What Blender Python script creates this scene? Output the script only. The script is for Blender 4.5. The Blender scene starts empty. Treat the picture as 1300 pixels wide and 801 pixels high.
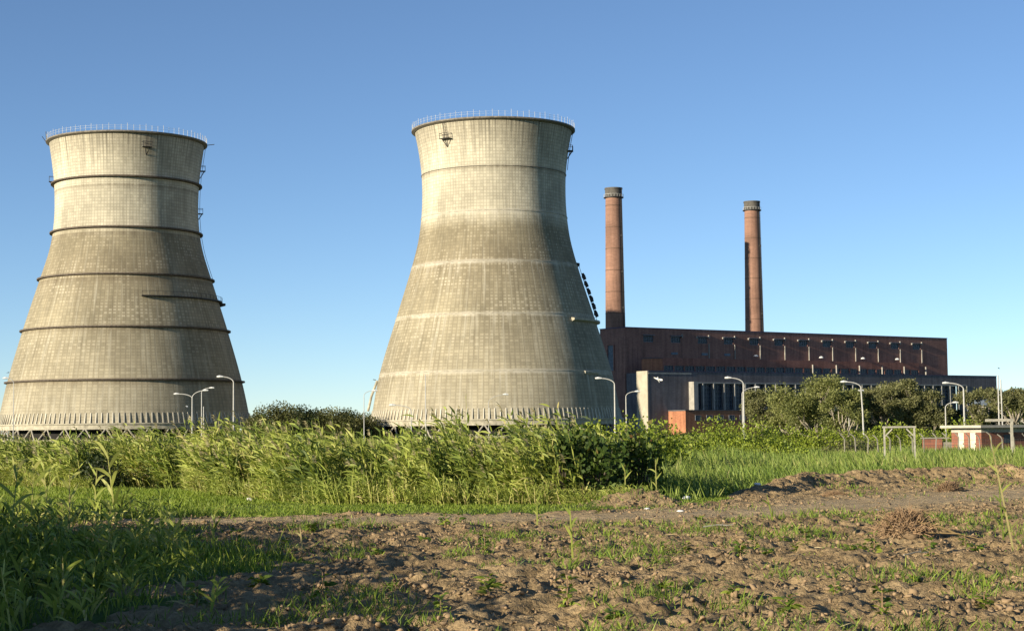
import bpy, math, random
import numpy as np
from mathutils import Matrix, Vector
random.seed(7); RNG = np.random.default_rng(11)
R = math.radians
scn = bpy.context.scene
C = scn.collection

# ------------------------------------------------------------------ camera
F = 2150.0; PITCH = math.atan(143.5/F); ROLL = 0.0105; CH = 3.0
cam = bpy.data.cameras.new('camera'); camo = bpy.data.objects.new('camera', cam); C.objects.link(camo)
cam.sensor_width = 36; cam.lens = 36*F/1300; cam.clip_start = 0.3; cam.clip_end = 30000
MC = Matrix.Translation((0, 0, CH)) @ Matrix.Rotation(R(90)+PITCH, 4, 'X') @ Matrix.Rotation(-ROLL, 4, 'Z')
camo.matrix_world = MC
scn.camera = camo
M3 = MC.to_3x3()
def ray(px, py): return M3 @ Vector(((px-650)/F, -(py-400.5)/F, -1))
def at(px, py, Y):
    d = ray(px, py); return Vector((d.x/d.y*Y, Y, CH + d.z/d.y*Y))
def gr(px, py):
    d = ray(px, py); t = -CH/d.z; return Vector((d.x*t, d.y*t, 0))

# ------------------------------------------------------------------ world, sun
SUN_AZ, SUN_EL = 232.0, 14.0
w = bpy.data.worlds.new('World'); scn.world = w; w.use_nodes = True
nt = w.node_tree; nt.nodes.clear()
sky = nt.nodes.new('ShaderNodeTexSky'); sky.sky_type = 'NISHITA'; sky.sun_disc = False
sky.sun_elevation = R(SUN_EL); sky.sun_rotation = R(SUN_AZ)
sky.air_density = 1.0; sky.dust_density = 0.1; sky.ozone_density = 2.8; sky.altitude = 3600
bg = nt.nodes.new('ShaderNodeBackground'); bg.inputs[1].default_value = 0.082
wo = nt.nodes.new('ShaderNodeOutputWorld')
nt.links.new(sky.outputs[0], bg.inputs[0]); nt.links.new(bg.outputs[0], wo.inputs[0])
sl = bpy.data.lights.new('sun', 'SUN'); sl.energy = 5.0; sl.angle = R(0.55); sl.color = (1.0, 0.88, 0.68)
so = bpy.data.objects.new('sun', sl); C.objects.link(so)
sd = Vector((math.sin(R(SUN_AZ))*math.cos(R(SUN_EL)), math.cos(R(SUN_AZ))*math.cos(R(SUN_EL)), math.sin(R(SUN_EL))))
so.rotation_euler = sd.to_track_quat('Z', 'Y').to_euler(); so.location = sd*50
scn.view_settings.view_transform = 'Standard'; scn.view_settings.look = 'None'
scn.view_settings.gamma = 1; scn.view_settings.exposure = 0.86
scn.render.engine = 'CYCLES'
scn.cycles.max_bounces = 5; scn.cycles.transparent_max_bounces = 6

# ------------------------------------------------------------------ node helpers
class N:
    def __init__(s, name):
        s.m = bpy.data.materials.new(name); s.m.use_nodes = True
        s.t = s.m.node_tree; s.b = s.t.nodes['Principled BSDF']; s.L = s.t.links
    def node(s, t, **k):
        n = s.t.nodes.new(t)
        for a, v in k.items(): setattr(n, a, v)
        return n
    def put(s, v, sock):
        if isinstance(v, (int, float)): sock.default_value = v
        elif isinstance(v, (tuple, list)): sock.default_value = tuple(v) + ((1,) if len(v) == 3 and len(sock.default_value) == 4 else ())
        else: s.L.new(v, sock)
    def math(s, op, a, b=0.0, c=0.0, clamp=False):
        n = s.node('ShaderNodeMath', operation=op, use_clamp=clamp)
        s.put(a, n.inputs[0]); s.put(b, n.inputs[1]); s.put(c, n.inputs[2]); return n.outputs[0]
    def obj(s): return s.node('ShaderNodeTexCoord').outputs['Object']
    def sep(s, v): n = s.node('ShaderNodeSeparateXYZ'); s.L.new(v, n.inputs[0]); return n.outputs
    def comb(s, x, y, z):
        n = s.node('ShaderNodeCombineXYZ'); s.put(x, n.inputs[0]); s.put(y, n.inputs[1]); s.put(z, n.inputs[2]); return n.outputs[0]
    def noise(s, v, sc, det=4, rough=.55):
        n = s.node('ShaderNodeTexNoise'); n.inputs['Scale'].default_value = sc; n.inputs['Detail'].default_value = det
        n.inputs['Roughness'].default_value = rough; s.L.new(v, n.inputs['Vector']); return n.outputs[0]
    def scale(s, v, sx, sy, sz):
        n = s.node('ShaderNodeVectorMath', operation='MULTIPLY'); s.L.new(v, n.inputs[0]); n.inputs[1].default_value = (sx, sy, sz); return n.outputs[0]
    def ramp(s, v, pts):
        n = s.node('ShaderNodeValToRGB'); e = n.color_ramp.elements
        while len(e) < len(pts): e.new(.5)
        for i, (p, c) in enumerate(pts):
            e[i].position = p; e[i].color = (c, c, c, 1) if isinstance(c, (int, float)) else tuple(c)+(1,)
        s.L.new(v, n.inputs[0]); return n.outputs[0]
    def mix(s, f, a, b, mode='MIX'):
        n = s.node('ShaderNodeMix', data_type='RGBA', blend_type=mode)
        s.put(f, n.inputs[0]); s.put(a, n.inputs[6]); s.put(b, n.inputs[7]); return n.outputs[2]
    def attr(s, name): return s.node('ShaderNodeAttribute', attribute_name=name).outputs
    def col(s, c): s.put(c, s.b.inputs['Base Color'])
    def rough(s, r): s.put(r, s.b.inputs['Roughness'])
    def bump(s, h, st=.5, d=.1):
        n = s.node('ShaderNodeBump'); n.inputs['Strength'].default_value = st; n.inputs['Distance'].default_value = d
        s.L.new(h, n.inputs['Height']); s.L.new(n.outputs[0], s.b.inputs['Normal'])

def simple(name, c, rough=.7, var=.25, sc=3.0, metal=0, bump=0):
    n = N(name); v = n.obj(); f = n.noise(v, sc, 5)
    lo = tuple(x*(1-var) for x in c); hi = tuple(min(1, x*(1+var)) for x in c)
    n.col(n.ramp(f, [(.3, lo), (.7, hi)])); n.rough(rough); n.b.inputs['Metallic'].default_value = metal
    n.b.inputs['Specular IOR Level'].default_value = .3
    if bump: n.bump(f, .6, bump)
    return n.m

def brick(name, c, dark=.6, mort=.35):
    n = N(name); v = n.obj(); x, y, z = n.sep(v)[:3]
    h = n.math('ADD', x, y)
    br = n.node('ShaderNodeTexBrick'); br.inputs['Scale'].default_value = 1
    br.inputs['Brick Width'].default_value = .9; br.inputs['Row Height'].default_value = .3; br.inputs['Mortar Size'].default_value = .02
    n.L.new(n.comb(h, z, 0), br.inputs['Vector'])
    br.inputs['Color1'].default_value = tuple(c)+(1,); br.inputs['Color2'].default_value = tuple(a*.78 for a in c)+(1,)
    br.inputs['Mortar'].default_value = tuple(a*mort+.06 for a in c)+(1,)
    big = n.noise(n.scale(v, .05, .05, .12), 1, 5); st = n.noise(n.comb(n.math('MULTIPLY', h, .7), n.math('MULTIPLY', z, .05), 0), 1, 5)
    m1 = n.ramp(big, [(.3, dark), (.7, 1.1)]); m2 = n.ramp(st, [(.35, .72), (.6, 1.05)])
    n.col(n.mix(1, n.mix(1, br.outputs[0], m1, 'MULTIPLY'), m2, 'MULTIPLY')); n.rough(.9)
    n.b.inputs['Specular IOR Level'].default_value = .2
    return n.m

def leafmat(name, ramp, trans=.35, rough=.55, big=None):
    n = N(name); a = n.attr('rnd')[2]
    c = n.ramp(a, ramp)
    f = n.noise(n.obj(), big or .6, 2)
    c = n.mix(1, c, n.ramp(f, [(.3, .75), (.7, 1.2)]), 'MULTIPLY')
    n.col(c); n.rough(rough); n.b.inputs['Specular IOR Level'].default_value = .25
    tr = n.node('ShaderNodeBsdfTranslucent'); n.L.new(n.mix(1, c, (1.15, 1.2, .6), 'MULTIPLY'), tr.inputs[0])
    mx = n.node('ShaderNodeMixShader'); mx.inputs[0].default_value = trans
    out = [q for q in n.t.nodes if q.type == 'OUTPUT_MATERIAL'][0]
    n.L.new(n.b.outputs[0], mx.inputs[1]); n.L.new(tr.outputs[0], mx.inputs[2]); n.L.new(mx.outputs[0], out.inputs[0])
    return n.m

def shell_mat(name, rings, pale_rings):
    n = N(name); v = n.obj(); x, y, z = n.sep(v)[:3]
    u = n.math('ARCTAN2', x, n.math('MULTIPLY', y, -1))
    P = n.math('MULTIPLY', u, 25.0)                     # roughly metres round the throat
    edge = n.noise(n.comb(P, n.math('MULTIPLY', z, .6), 3), .25, 4)
    zz = n.math('ADD', z, n.math('MULTIPLY', n.math('SUBTRACT', edge, .5), 5))
    up = n.math('DIVIDE', zz, 100)
    base = n.ramp(up, [(.03, (.36, .325, .24)), (.19, (.305, .27, .19)), (.40, (.285, .25, .17)), (.55, (.255, .218, .145)),
                       (.655, (.26, .225, .15)), (.70, (.47, .43, .325)), (.86, (.51, .47, .36)), (.97, (.42, .38, .285))])
    st = n.noise(n.comb(n.math('MULTIPLY', P, .55), n.math('MULTIPLY', z, .035), 0), 1, 6, .62)
    c = n.mix(1, base, n.ramp(st, [(.32, .80), (.5, 1.0), (.68, 1.08)]), 'MULTIPLY')
    fine = n.noise(n.comb(n.math('MULTIPLY', P, 3.2), n.math('MULTIPLY', z, .12), 7), 1, 4, .6)
    c = n.mix(1, c, n.ramp(fine, [(.3, .90), (.65, 1.04)]), 'MULTIPLY')
    big = n.noise(n.comb(P, z, 9), .07, 4)
    c = n.mix(1, c, n.ramp(big, [(.3, .74), (.7, 1.18)]), 'MULTIPLY')
    # formwork panels
    a = n.math('MULTIPLY', u, 144/(2*math.pi)); b = n.math('MULTIPLY', z, 1/1.0)
    fa = n.math('FRACT', n.math('ADD', a, 500)); fb = n.math('FRACT', n.math('ADD', b, 500))
    la = n.math('GREATER_THAN', n.math('ABSOLUTE', n.math('SUBTRACT', fa, .5)), .38)
    lb = n.math('GREATER_THAN', n.math('ABSOLUTE', n.math('SUBTRACT', fb, .5)), .38)
    wn = n.node('ShaderNodeTexWhiteNoise', noise_dimensions='2D'); n.L.new(n.comb(n.math('FLOOR', a), n.math('FLOOR', b), 0), wn.inputs['Vector'])
    rn = wn.outputs[0]
    c = n.mix(1, c, n.ramp(rn, [(0, .90), (1, 1.09)]), 'MULTIPLY')
    ln = n.math('MAXIMUM', la, lb)
    c = n.mix(n.math('MULTIPLY', ln, .30), c, (.12, .10, .07))
    # lime bloom on panels in the middle zone
    zone = n.ramp(up, [(.15, 0.0), (.25, .6), (.45, 1.0), (.64, 1.0), (.69, 0.0)])
    pm = n.ramp(n.noise(n.comb(n.math('MULTIPLY', P, .6), z, 21), .11, 5, .6), [(.42, 0.0), (.66, 1.0)])
    pk = n.math('MULTIPLY', n.math('GREATER_THAN', rn, .45), n.math('MULTIPLY', n.math('LESS_THAN', n.math('ABSOLUTE', n.math('SUBTRACT', fb, .5)), .27), n.math('LESS_THAN', n.math('ABSOLUTE', n.math('SUBTRACT', fa, .5)), .27)))
    bl = n.math('MULTIPLY', n.math('MULTIPLY', zone, pm), pk)
    c = n.mix(n.math('MULTIPLY', bl, n.ramp(fine, [(.3, .1), (.65, .55)])), c, (.56, .51, .40))
    # long pale wash streaks low on the wall
    ws = n.ramp(n.noise(n.comb(n.math('MULTIPLY', P, 1.1), n.math('MULTIPLY', z, .05), 33), 1, 4), [(.52, 0.0), (.7, .5)])
    c = n.mix(n.math('MULTIPLY', ws, n.ramp(up, [(.1, 1.0), (.6, .6), (.7, 0.0)])), c, (.46, .43, .34))
    # dark drips from the lip
    dr = n.ramp(n.noise(n.comb(n.math('MULTIPLY', P, 1.6), n.math('MULTIPLY', z, .03), 50), 1, 5), [(.45, 0.0), (.62, 1.0)])
    c = n.mix(n.math('MULTIPLY', dr, n.ramp(n.math('DIVIDE', z, 100), [(.86, 0.0), (.965, .6), (.98, .8)])), c, (.10, .09, .07))
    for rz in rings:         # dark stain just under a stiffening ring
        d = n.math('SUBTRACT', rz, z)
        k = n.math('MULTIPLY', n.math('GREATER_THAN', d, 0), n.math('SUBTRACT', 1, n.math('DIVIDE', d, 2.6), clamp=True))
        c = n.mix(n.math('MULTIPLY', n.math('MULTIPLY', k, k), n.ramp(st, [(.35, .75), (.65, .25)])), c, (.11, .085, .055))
    for rz in pale_rings:
        d = n.math('ABSOLUTE', n.math('SUBTRACT', z, rz))
        k = n.math('SUBTRACT', 1, n.math('DIVIDE', d, 1.0), clamp=True)
        c = n.mix(n.math('MULTIPLY', k, n.ramp(edge, [(.35, .1), (.65, .85)])), c, (.56, .52, .43))
        d2 = n.math('SUBTRACT', rz, z)
        k2 = n.math('MULTIPLY', n.math('GREATER_THAN', d2, 0), n.math('SUBTRACT', 1, n.math('DIVIDE', d2, 5.0), clamp=True))
        c = n.mix(n.math('MULTIPLY', k2, n.math('MULTIPLY', ws, .9)), c, (.56, .52, .43))
    n.col(c); n.rough(.92); n.b.inputs['Specular IOR Level'].default_value = .15
    n.bump(n.math('SUBTRACT', fine, n.math('MULTIPLY', ln, .3)), .35, .12)
    return n.m

MT = {}
MT['shell_a'] = shell_mat('ringed_tower_concrete', [82.5, 67.0, 52.0, 36.0, 19.0], [])
MT['shell_b'] = shell_mat('smooth_tower_concrete', [84.5], [70.5, 54.5, 38.0, 20.3])
MT['ring'] = simple('ring_concrete', (.10, .08, .062), .9, .35, 1.5)
MT['palering'] = simple('pale_ring_concrete', (.36, .33, .26), .9, .3, 1.0)
MT['lip'] = simple('lip_concrete', (.17, .15, .12), .9, .4, 1.0)
MT['rim'] = simple('base_beam_concrete', (.36, .33, .25), .9, .35, .7)
MT['fin'] = simple('fin_concrete', (.47, .44, .36), .85, .4, .12)
MT['inner'] = simple('inner_painted_shade', (.018, .017, .015), .9, .3, .6)  # packing coloured near black to put in the shade behind the legs
MT['leg'] = simple('leg_concrete', (.30, .275, .22), .9, .3, .8)
MT['rail'] = simple('galvanised_rail', (.50, .50, .47), .5, .2, 2)
MT['steel'] = simple('dark_steel', (.035, .032, .03), .6, .3, 2)
MT['rust'] = simple('rusted_steel', (.12, .075, .05), .8, .4, 3)
MT['brick'] = brick('red_brown_brick', (.38, .195, .145), .8)
MT['brick2'] = brick('lower_red_brick', (.40, .175, .12), .8)
MT['darkbrick'] = brick('slate_grey_brick', (.22, .195, .195), .8)
MT['annexbrick'] = brick('orange_brick', (.45, .19, .10), .85)
MT['chim'] = brick('chimney_brick', (.35, .195, .135), .72, .5)
MT['chimcap'] = simple('chimney_cap_concrete', (.10, .092, .08), .9, .4, .6)
MT['cream'] = simple('cream_render', (.37, .33, .25), .9, .22, .25)
MT['pier'] = simple('pale_concrete_pier', (.34, .325, .29), .85, .2, .5)
MT['glass'] = simple('dark_window_glass', (.03, .042, .055), .25, .4, .3)
MT['frame'] = simple('grey_window_frame', (.15, .18, .21), .6, .3, 1)
MT['whitefin'] = simple('white_painted_metal', (.30, .285, .25), .6, .2, .6)
MT['roof'] = simple('grey_roof_felt', (.09, .09, .095), .9, .3, .4)
MT['cop'] = simple('blue_grey_coping', (.07, .065, .12), .7, .2, .4)
MT['lamp'] = simple('lamp_pole_paint', (.42, .41, .38), .5, .15, 1.5)
MT['lamphead'] = simple('lamp_head_white', (.6, .6, .58), .35, .1, 3)
MT['wood'] = simple('weathered_white_timber', (.34, .32, .26), .8, .3, 4)
MT['bird'] = simple('white_feather', (.78, .77, .74), .7, .1, 6)
MT['darkfeather'] = simple('dark_feather', (.05, .05, .05), .7, .2, 6)
MT['post'] = simple('fence_post_concrete', (.22, .205, .165), .9, .3, 3)
MT['bark'] = simple('grey_gum_bark', (.30, .26, .20), .85, .4, 1.2)
MT['darkbark'] = simple('dark_bark', (.10, .08, .06), .9, .4, 3)
MT['hutwhite'] = simple('hut_white_plaster', (.40, .365, .30), .85, .15, 1.5)
MT['hutbrick'] = brick('hut_brick', (.34, .14, .09), .8)
MT['door'] = simple('cream_door_paint', (.60, .55, .42), .6, .15, 2)
MT['clod'] = simple('soil_clod', (.25, .175, .10), .95, .4, 2.5, 0, .04)
MT['stone'] = simple('pale_stone', (.5, .48, .42), .8, .2, 4)
MT['paper'] = simple('crumpled_litter_white', (.7, .7, .68), .6, .1, 6)
MT['root'] = simple('dry_brown_root', (.26, .17, .095), .9, .4, 5)

GREENS = dict(
 reed=[(0, (.035, .06, .013)), (.25, (.18, .235, .04)), (.55, (.33, .37, .075)), (.8, (.43, .42, .13)), (1, (.46, .37, .18))],
 verge=[(0, (.07, .14, .016)), (.5, (.19, .255, .03)), (.9, (.27, .31, .055)), (1, (.28, .26, .08))],
 field=[(0, (.08, .13, .026)), (.4, (.17, .24, .045)), (.8, (.27, .32, .08)), (1, (.40, .36, .15))],
 bush=[(0, (.11, .155, .02)), (.5, (.23, .29, .034)), (1, (.34, .38, .055))],
 broad=[(0, (.035, .065, .016)), (.5, (.07, .115, .022)), (.86, (.14, .18, .04)), (.95, (.20, .15, .05)), (1, (.17, .06, .03))],
 gum=[(0, (.10, .12, .04)), (.5, (.19, .205, .065)), (1, (.28, .28, .10))],
 gumb=[(0, (.085, .09, .038)), (.5, (.16, .165, .065)), (1, (.25, .235, .11))],
 dark=[(0, (.018, .03, .012)), (.6, (.04, .058, .02)), (1, (.07, .085, .03))],
 farw=[(0, (.05, .06, .022)), (.5, (.11, .115, .042)), (1, (.17, .165, .06))],
 straw=[(0, (.24, .17, .08)), (.6, (.42, .33, .17)), (1, (.55, .46, .27))],
 plume=[(0, (.22, .20, .09)), (.6, (.33, .29, .15)), (1, (.42, .36, .22))],
 weed=[(0, (.07, .12, .02)), (.5, (.20, .28, .035)), (1, (.34, .38, .07))])
LM = {k: leafmat(k+'_leaf', v, .30 if k not in ('straw', 'plume') else .15) for k, v in GREENS.items()}

# ------------------------------------------------------------------ mesh helpers
class MB:
    def __init__(s): s.v = []; s.f = []
    def add(s, vs, fs):
        o = len(s.v); s.v += [tuple(p) for p in vs]; s.f += [tuple(i+o for i in q) for q in fs]
    def box(s, x0, x1, y0, y1, z0, z1):
        s.add([(x0,y0,z0),(x1,y0,z0),(x1,y1,z0),(x0,y1,z0),(x0,y0,z1),(x1,y0,z1),(x1,y1,z1),(x0,y1,z1)],
              [(0,3,2,1),(4,5,6,7),(0,1,5,4),(1,2,6,5),(2,3,7,6),(3,0,4,7)]); return s
    def tube(s, pts, rad, n=8, cap=True):
        pts = [Vector(p) for p in pts]; k = len(pts)
        if isinstance(rad, (int, float)): rad = [rad]*k
        t0 = (pts[1]-pts[0]).normalized(); a = t0.orthogonal().normalized()
        vs = []
        for i, p in enumerate(pts):
            t = (pts[min(i+1, k-1)]-pts[max(i-1, 0)]).normalized()
            a = (a - t*a.dot(t)).normalized(); b = t.cross(a)
            for j in range(n):
                g = 2*math.pi*j/n; vs.append(p + (a*math.cos(g)+b*math.sin(g))*rad[i])
        fs = [(i*n+j, i*n+(j+1) % n, (i+1)*n+(j+1) % n, (i+1)*n+j) for i in range(k-1) for j in range(n)]
        if cap: fs += [tuple(range(n))[::-1], tuple((k-1)*n+j for j in range(n))]
        s.add(vs, fs); return s
    def lathe(s, prof, n=96, a0=0, a1=2*math.pi, closed=False):
        full = abs(a1-a0-2*math.pi) < 1e-6; m = n if full else n+1; k = len(prof); vs = []
        for i in range(m):
            a = a0+(a1-a0)*i/n
            for r, z in prof: vs.append((r*math.sin(a), -r*math.cos(a), z))
        fs = []
        for i in range(n):
            j = (i+1) % m
            for q in range(k if closed else k-1):
                p = (q+1) % k; fs.append((i*k+q, j*k+q, j*k+p, i*k+p))
        if not full and closed: fs += [tuple(range(k)), tuple((m-1)*k+q for q in range(k))[::-1]]
        s.add(vs, fs); return s
    def build(s, name, m, parent=None, smooth=False, loc=None):
        me = bpy.data.meshes.new(name); me.from_pydata(s.v, [], s.f); me.materials.append(m)
        if smooth: me.shade_smooth()
        me.update(); o = bpy.data.objects.new(name, me); C.objects.link(o)
        if parent: o.parent = parent
        if loc is not None: o.location = loc
        return o

def npmesh(name, V, Q, m, parent=None, rnd=None, smooth=False):
    me = bpy.data.meshes.new(name); V = np.asarray(V, np.float32); Q = np.asarray(Q, np.int32)
    me.vertices.add(len(V)); me.vertices.foreach_set('co', V.ravel())
    k = Q.shape[1]; me.loops.add(Q.size); me.loops.foreach_set('vertex_index', Q.ravel())
    me.polygons.add(len(Q)); me.polygons.foreach_set('loop_start', np.arange(0, Q.size, k, dtype=np.int32))
    try: me.polygons.foreach_set('loop_total', np.full(len(Q), k, dtype=np.int32))
    except Exception: pass
    if rnd is not None:
        at_ = me.attributes.new('rnd', 'FLOAT', 'POINT'); at_.data.foreach_set('value', np.asarray(rnd, np.float32))
    me.update(calc_edges=True); me.materials.append(m)
    if smooth: me.shade_smooth()
    o = bpy.data.objects.new(name, me); C.objects.link(o)
    if parent: o.parent = parent
    return o

def tag(o, label=None, cat=None, group=None, kind=None):
    if label: o['label'] = label
    if cat: o['category'] = cat
    if group: o['group'] = group
    if kind: o['kind'] = kind
    return o
def empty(name, loc, rz=0):
    o = bpy.data.objects.new(name, None); C.objects.link(o); o.location = loc; o.rotation_euler = (0, 0, rz); o.empty_display_size = .3
    return o
def copy_tree(o, parent=None):
    c = o.copy(); C.objects.link(c)
    if parent: c.parent = parent
    for ch in [q for q in C.objects if q.parent == o]: copy_tree(ch, c)
    return c
def unit(a): return a/np.maximum(np.linalg.norm(a, axis=-1, keepdims=True), 1e-9)

def ribbons(base, d, L, W, droop, nseg=4, side=None, prof=None, rnd=None):
    """leaf/blade ribbons as arrays; droop bends the ribbon down"""
    n = len(base); d = unit(d)
    if side is None:
        az = RNG.uniform(0, 2*np.pi, n); side = np.stack([np.cos(az), np.sin(az), RNG.uniform(-.3, .3, n)], 1)
    side = unit(np.cross(d, side)); t = np.linspace(0, 1, nseg+1)
    if prof is None: prof = np.interp(t, [0, .25, .6, 1], [.5, 1, .8, .04])
    ctr = base[:, None] + d[:, None]*(L[:, None]*t)[..., None]
    ctr[..., 2] -= (droop*L)[:, None]*t**2
    off = side[:, None]*(W[:, None]*prof*.5)[..., None]
    V = np.stack([ctr-off, ctr+off], 2).reshape(-1, 3)
    k = 2*(nseg+1); b = (np.arange(n)*k)[:, None]; s = np.arange(nseg)*2
    Q = np.stack([b+s, b+s+1, b+s+3, b+s+2], -1).reshape(-1, 4)
    if rnd is None: rnd = RNG.random(n)
    return V, Q, np.repeat(rnd, k)
def merge(parts):
    o = 0; Vs, Qs, Rs = [], [], []
    for V, Q, r in parts: Vs.append(V); Qs.append(Q+o); Rs.append(r); o += len(V)
    return np.concatenate(Vs), np.concatenate(Qs), np.concatenate(Rs)

def leafcloud(centres, radii, n, size, flat=.7, shell=.55, elong=1.6, rseed=None, updir=.3):
    """small leaves filling lumps: more near their outsides"""
    g = RNG; k = len(centres); w = np.array([r**2 for r in radii]); ci = g.choice(k, n, p=w/w.sum())
    dv = unit(g.normal(size=(n, 3))); rr = g.random(n)**shell
    base = np.array(centres)[ci]; rad = np.array(radii)[ci]
    lump = 1+.25*np.sin(dv[:, 0]*7+ci)*np.cos(dv[:, 1]*6+ci*2)
    P = base + dv*(rr*rad*lump)[:, None]*np.array([1, 1, flat])
    d = unit(dv + g.normal(size=(n, 3))*.8 + np.array([0, 0, updir]))
    s = unit(np.cross(d, g.normal(size=(n, 3)))); sz = size*g.uniform(.6, 1.35, n)
    a = P - d*(sz*.5)[:, None]; b = P + d*(sz*.5)[:, None]; hw = s*(sz*.5/elong)[:, None]
    V = np.stack([a, P-hw, b, P+hw], 1).reshape(-1, 3); Q = np.arange(n*4).reshape(n, 4)
    tone = g.random(k)*.5
    r = np.clip(tone[ci]+g.random(n)*.5, 0, 1)
    return V, Q, np.repeat(r, 4)

# value noise
def vnoise(x, y, seed=0):
    g = np.random.default_rng(seed); T = g.random((256, 256))
    xi = np.floor(x).astype(int); yi = np.floor(y).astype(int); fx = x-xi; fy = y-yi
    fx = fx*fx*(3-2*fx); fy = fy*fy*(3-2*fy); a = xi & 255; b = yi & 255; a1 = (a+1) & 255; b1 = (b+1) & 255
    return (T[a, b]*(1-fx)+T[a1, b]*fx)*(1-fy)+(T[a, b1]*(1-fx)+T[a1, b1]*fx)*fy
def fbm(x, y, seed=0, o=4):
    s = 0; a = 1; t = 0
    for i in range(o): s = s+a*vnoise(x*2**i+17*i, y*2**i+5*i, seed+i); t += a; a *= .5
    return s/t

# ------------------------------------------------------------------ terrain
def px_of(x, y): return 650+F*x/y                       # column in the photo of a ground point (for laying out zones)
# front edge of the rough growth, along x (metres) -> depth
ex = np.array([-60, -29, -18, -13.5, -8, -3, 2, 4.5, 7, 10, 14.5, 20, 26, 34, 60.])
ey = np.array([104, 96, 88, 79, 69.5, 67.5, 67, 66.5, 68, 76, 87, 92, 93, 88, 84.])
def edge(x): return np.interp(x, ex, ey)
def soil_mask(x, y):
    """1 on bare soil"""
    top = np.interp(x, [-30, -14, -10, -4, 2, 6, 10, 16, 22, 30, 60], [58, 58, 60, 60, 60, 63, 72, 84, 89, 86, 82])
    n = (fbm(x*.35, y*.2, 3)-.5)*7
    top = np.where(x > 9, np.maximum(top, edge(x)+.3-n*.5), top)
    m = np.clip((top+n*.6-y)/1.5, 0, 1)
    left = np.clip((x + 7.4 + (y-40)*.05 + (fbm(x*.35, y*.35, 9)-.5)*11)/1.2, 0, 1)
    left2 = np.clip((x+16)/2+(y-52)*.25, 0, 1)
    m = m*np.clip(np.maximum(left, left2*(y > 50)), 0, 1)
    m = np.maximum(m, np.clip(np.exp(-((x-4.6)/1.3)**2-((y-63.5)/1.1)**2)*2.2, 0, 1))
    return m
def path_mask(x, y):
    c = np.interp(x, [-14, -4, 3, 8, 14, 22, 34], [57.5, 56.5, 56.5, 58.5, 66, 74, 76]); wd = np.interp(x, [-14, 3, 14, 24], [2.0, 2.6, 7, 9])
    return np.clip(1.3-np.abs(y-c)/wd, 0, 1)
def height(x, y):
    sm = soil_mask(x, y); pm = path_mask(x, y)
    near = np.clip((130-y)/40, 0, 1)*np.clip((60-np.abs(x))/20, 0, 1)
    z = (fbm(x*.12, y*.12, 20)-.5)*.25*near
    rough = sm*(1-.85*pm)*near
    b1 = fbm(x*1.3, y*1.3, 30, 5); z = z + rough*(b1-.5)*.40
    b2 = fbm(x*3.5, y*3.5, 40, 4); z = z + rough*(.12-np.abs(b2-.5))*.8
    z = z + sm*pm*near*(fbm(x*1.5, y*1.5, 50)-.5)*.12
    # spoil ridge at the edge of the field, right; little mound before the leafy bush
    e = edge(x); rg = np.exp(-((y-(e-2.5))/2.0)**2)*np.clip((x-9)/5, 0, 1)*near
    z = z + rg*(.25+.6*fbm(x*.9, y*.9, 60, 4))
    z = z + .55*np.exp(-((x-4.6)/1.5)**2-((y-64)/1.2)**2)
    return z
def axis(lo, hi, step, outer):
    m = list(np.arange(lo, hi+1e-6, step)); a = step; v = hi; up = []
    while v < outer: a *= 1.25; v += a; up.append(v)
    a = step; v = lo; dn = []
    while v > -outer: a *= 1.25; v -= a; dn.append(v)
    return np.array(dn[::-1]+m+up)
gx = axis(-24, 36, .11, 14000); gy = axis(22, 96, .11, 14000)
X, Y = np.meshgrid(gx, gy, indexing='ij'); Z = height(X, Y)
nx, ny = len(gx), len(gy); idx = np.arange(nx*ny).reshape(nx, ny)
Q = np.stack([idx[:-1, :-1], idx[1:, :-1], idx[1:, 1:], idx[:-1, 1:]], -1).reshape(-1, 4)
n = N('ground_soil_and_grass'); v = n.obj(); soil = n.attr('soil')[2]; pth = n.attr('path')[2]
n1 = n.noise(v, .9, 6, .65); n2 = n.noise(v, 9, 5, .65); n3 = n.noise(v, .12, 3)
sc_ = n.ramp(n1, [(.25, (.20, .140, .072)), (.5, (.31, .222, .118)), (.75, (.41, .305, .17))])
sc_ = n.mix(1, sc_, n.ramp(n2, [(.25, .62), (.5, 1.0), (.75, 1.22)]), 'MULTIPLY')
pc = n.ramp(n1, [(.3, (.36, .265, .145)), (.7, (.48, .37, .22))]); pc = n.mix(1, pc, n.ramp(n2, [(.3, .82), (.7, 1.12)]), 'MULTIPLY')
sc_ = n.mix(pth, sc_, pc)
gc = n.ramp(n1, [(.3, (.045, .085, .014)), (.7, (.10, .15, .03))]); gc = n.mix(n.ramp(n3, [(.45, 0.0), (.7, .5)]), gc, (.13, .13, .05))
mk = n.math('ADD', soil, n.math('MULTIPLY', n.math('SUBTRACT', n2, .5), .8))
n.col(n.mix(n.ramp(mk, [(.35, 0.0), (.6, 1.0)]), gc, sc_)); n.rough(.97); n.b.inputs['Specular IOR Level'].default_value = .12
n.bump(n2, .9, .10)
ground = npmesh('ground', np.stack([X, Y, Z], -1).reshape(-1, 3), Q, n.m, smooth=True)
for nm, A in (('soil', soil_mask(X, Y)), ('path', path_mask(X, Y))):
    a_ = ground.data.attributes.new(nm, 'FLOAT', 'POINT'); a_.data.foreach_set('value', A.ravel().astype(np.float32))
tag(ground, kind='structure')
def hz_(x, y): return float(height(np.array([float(x)]), np.array([float(y)]))[0])

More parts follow.
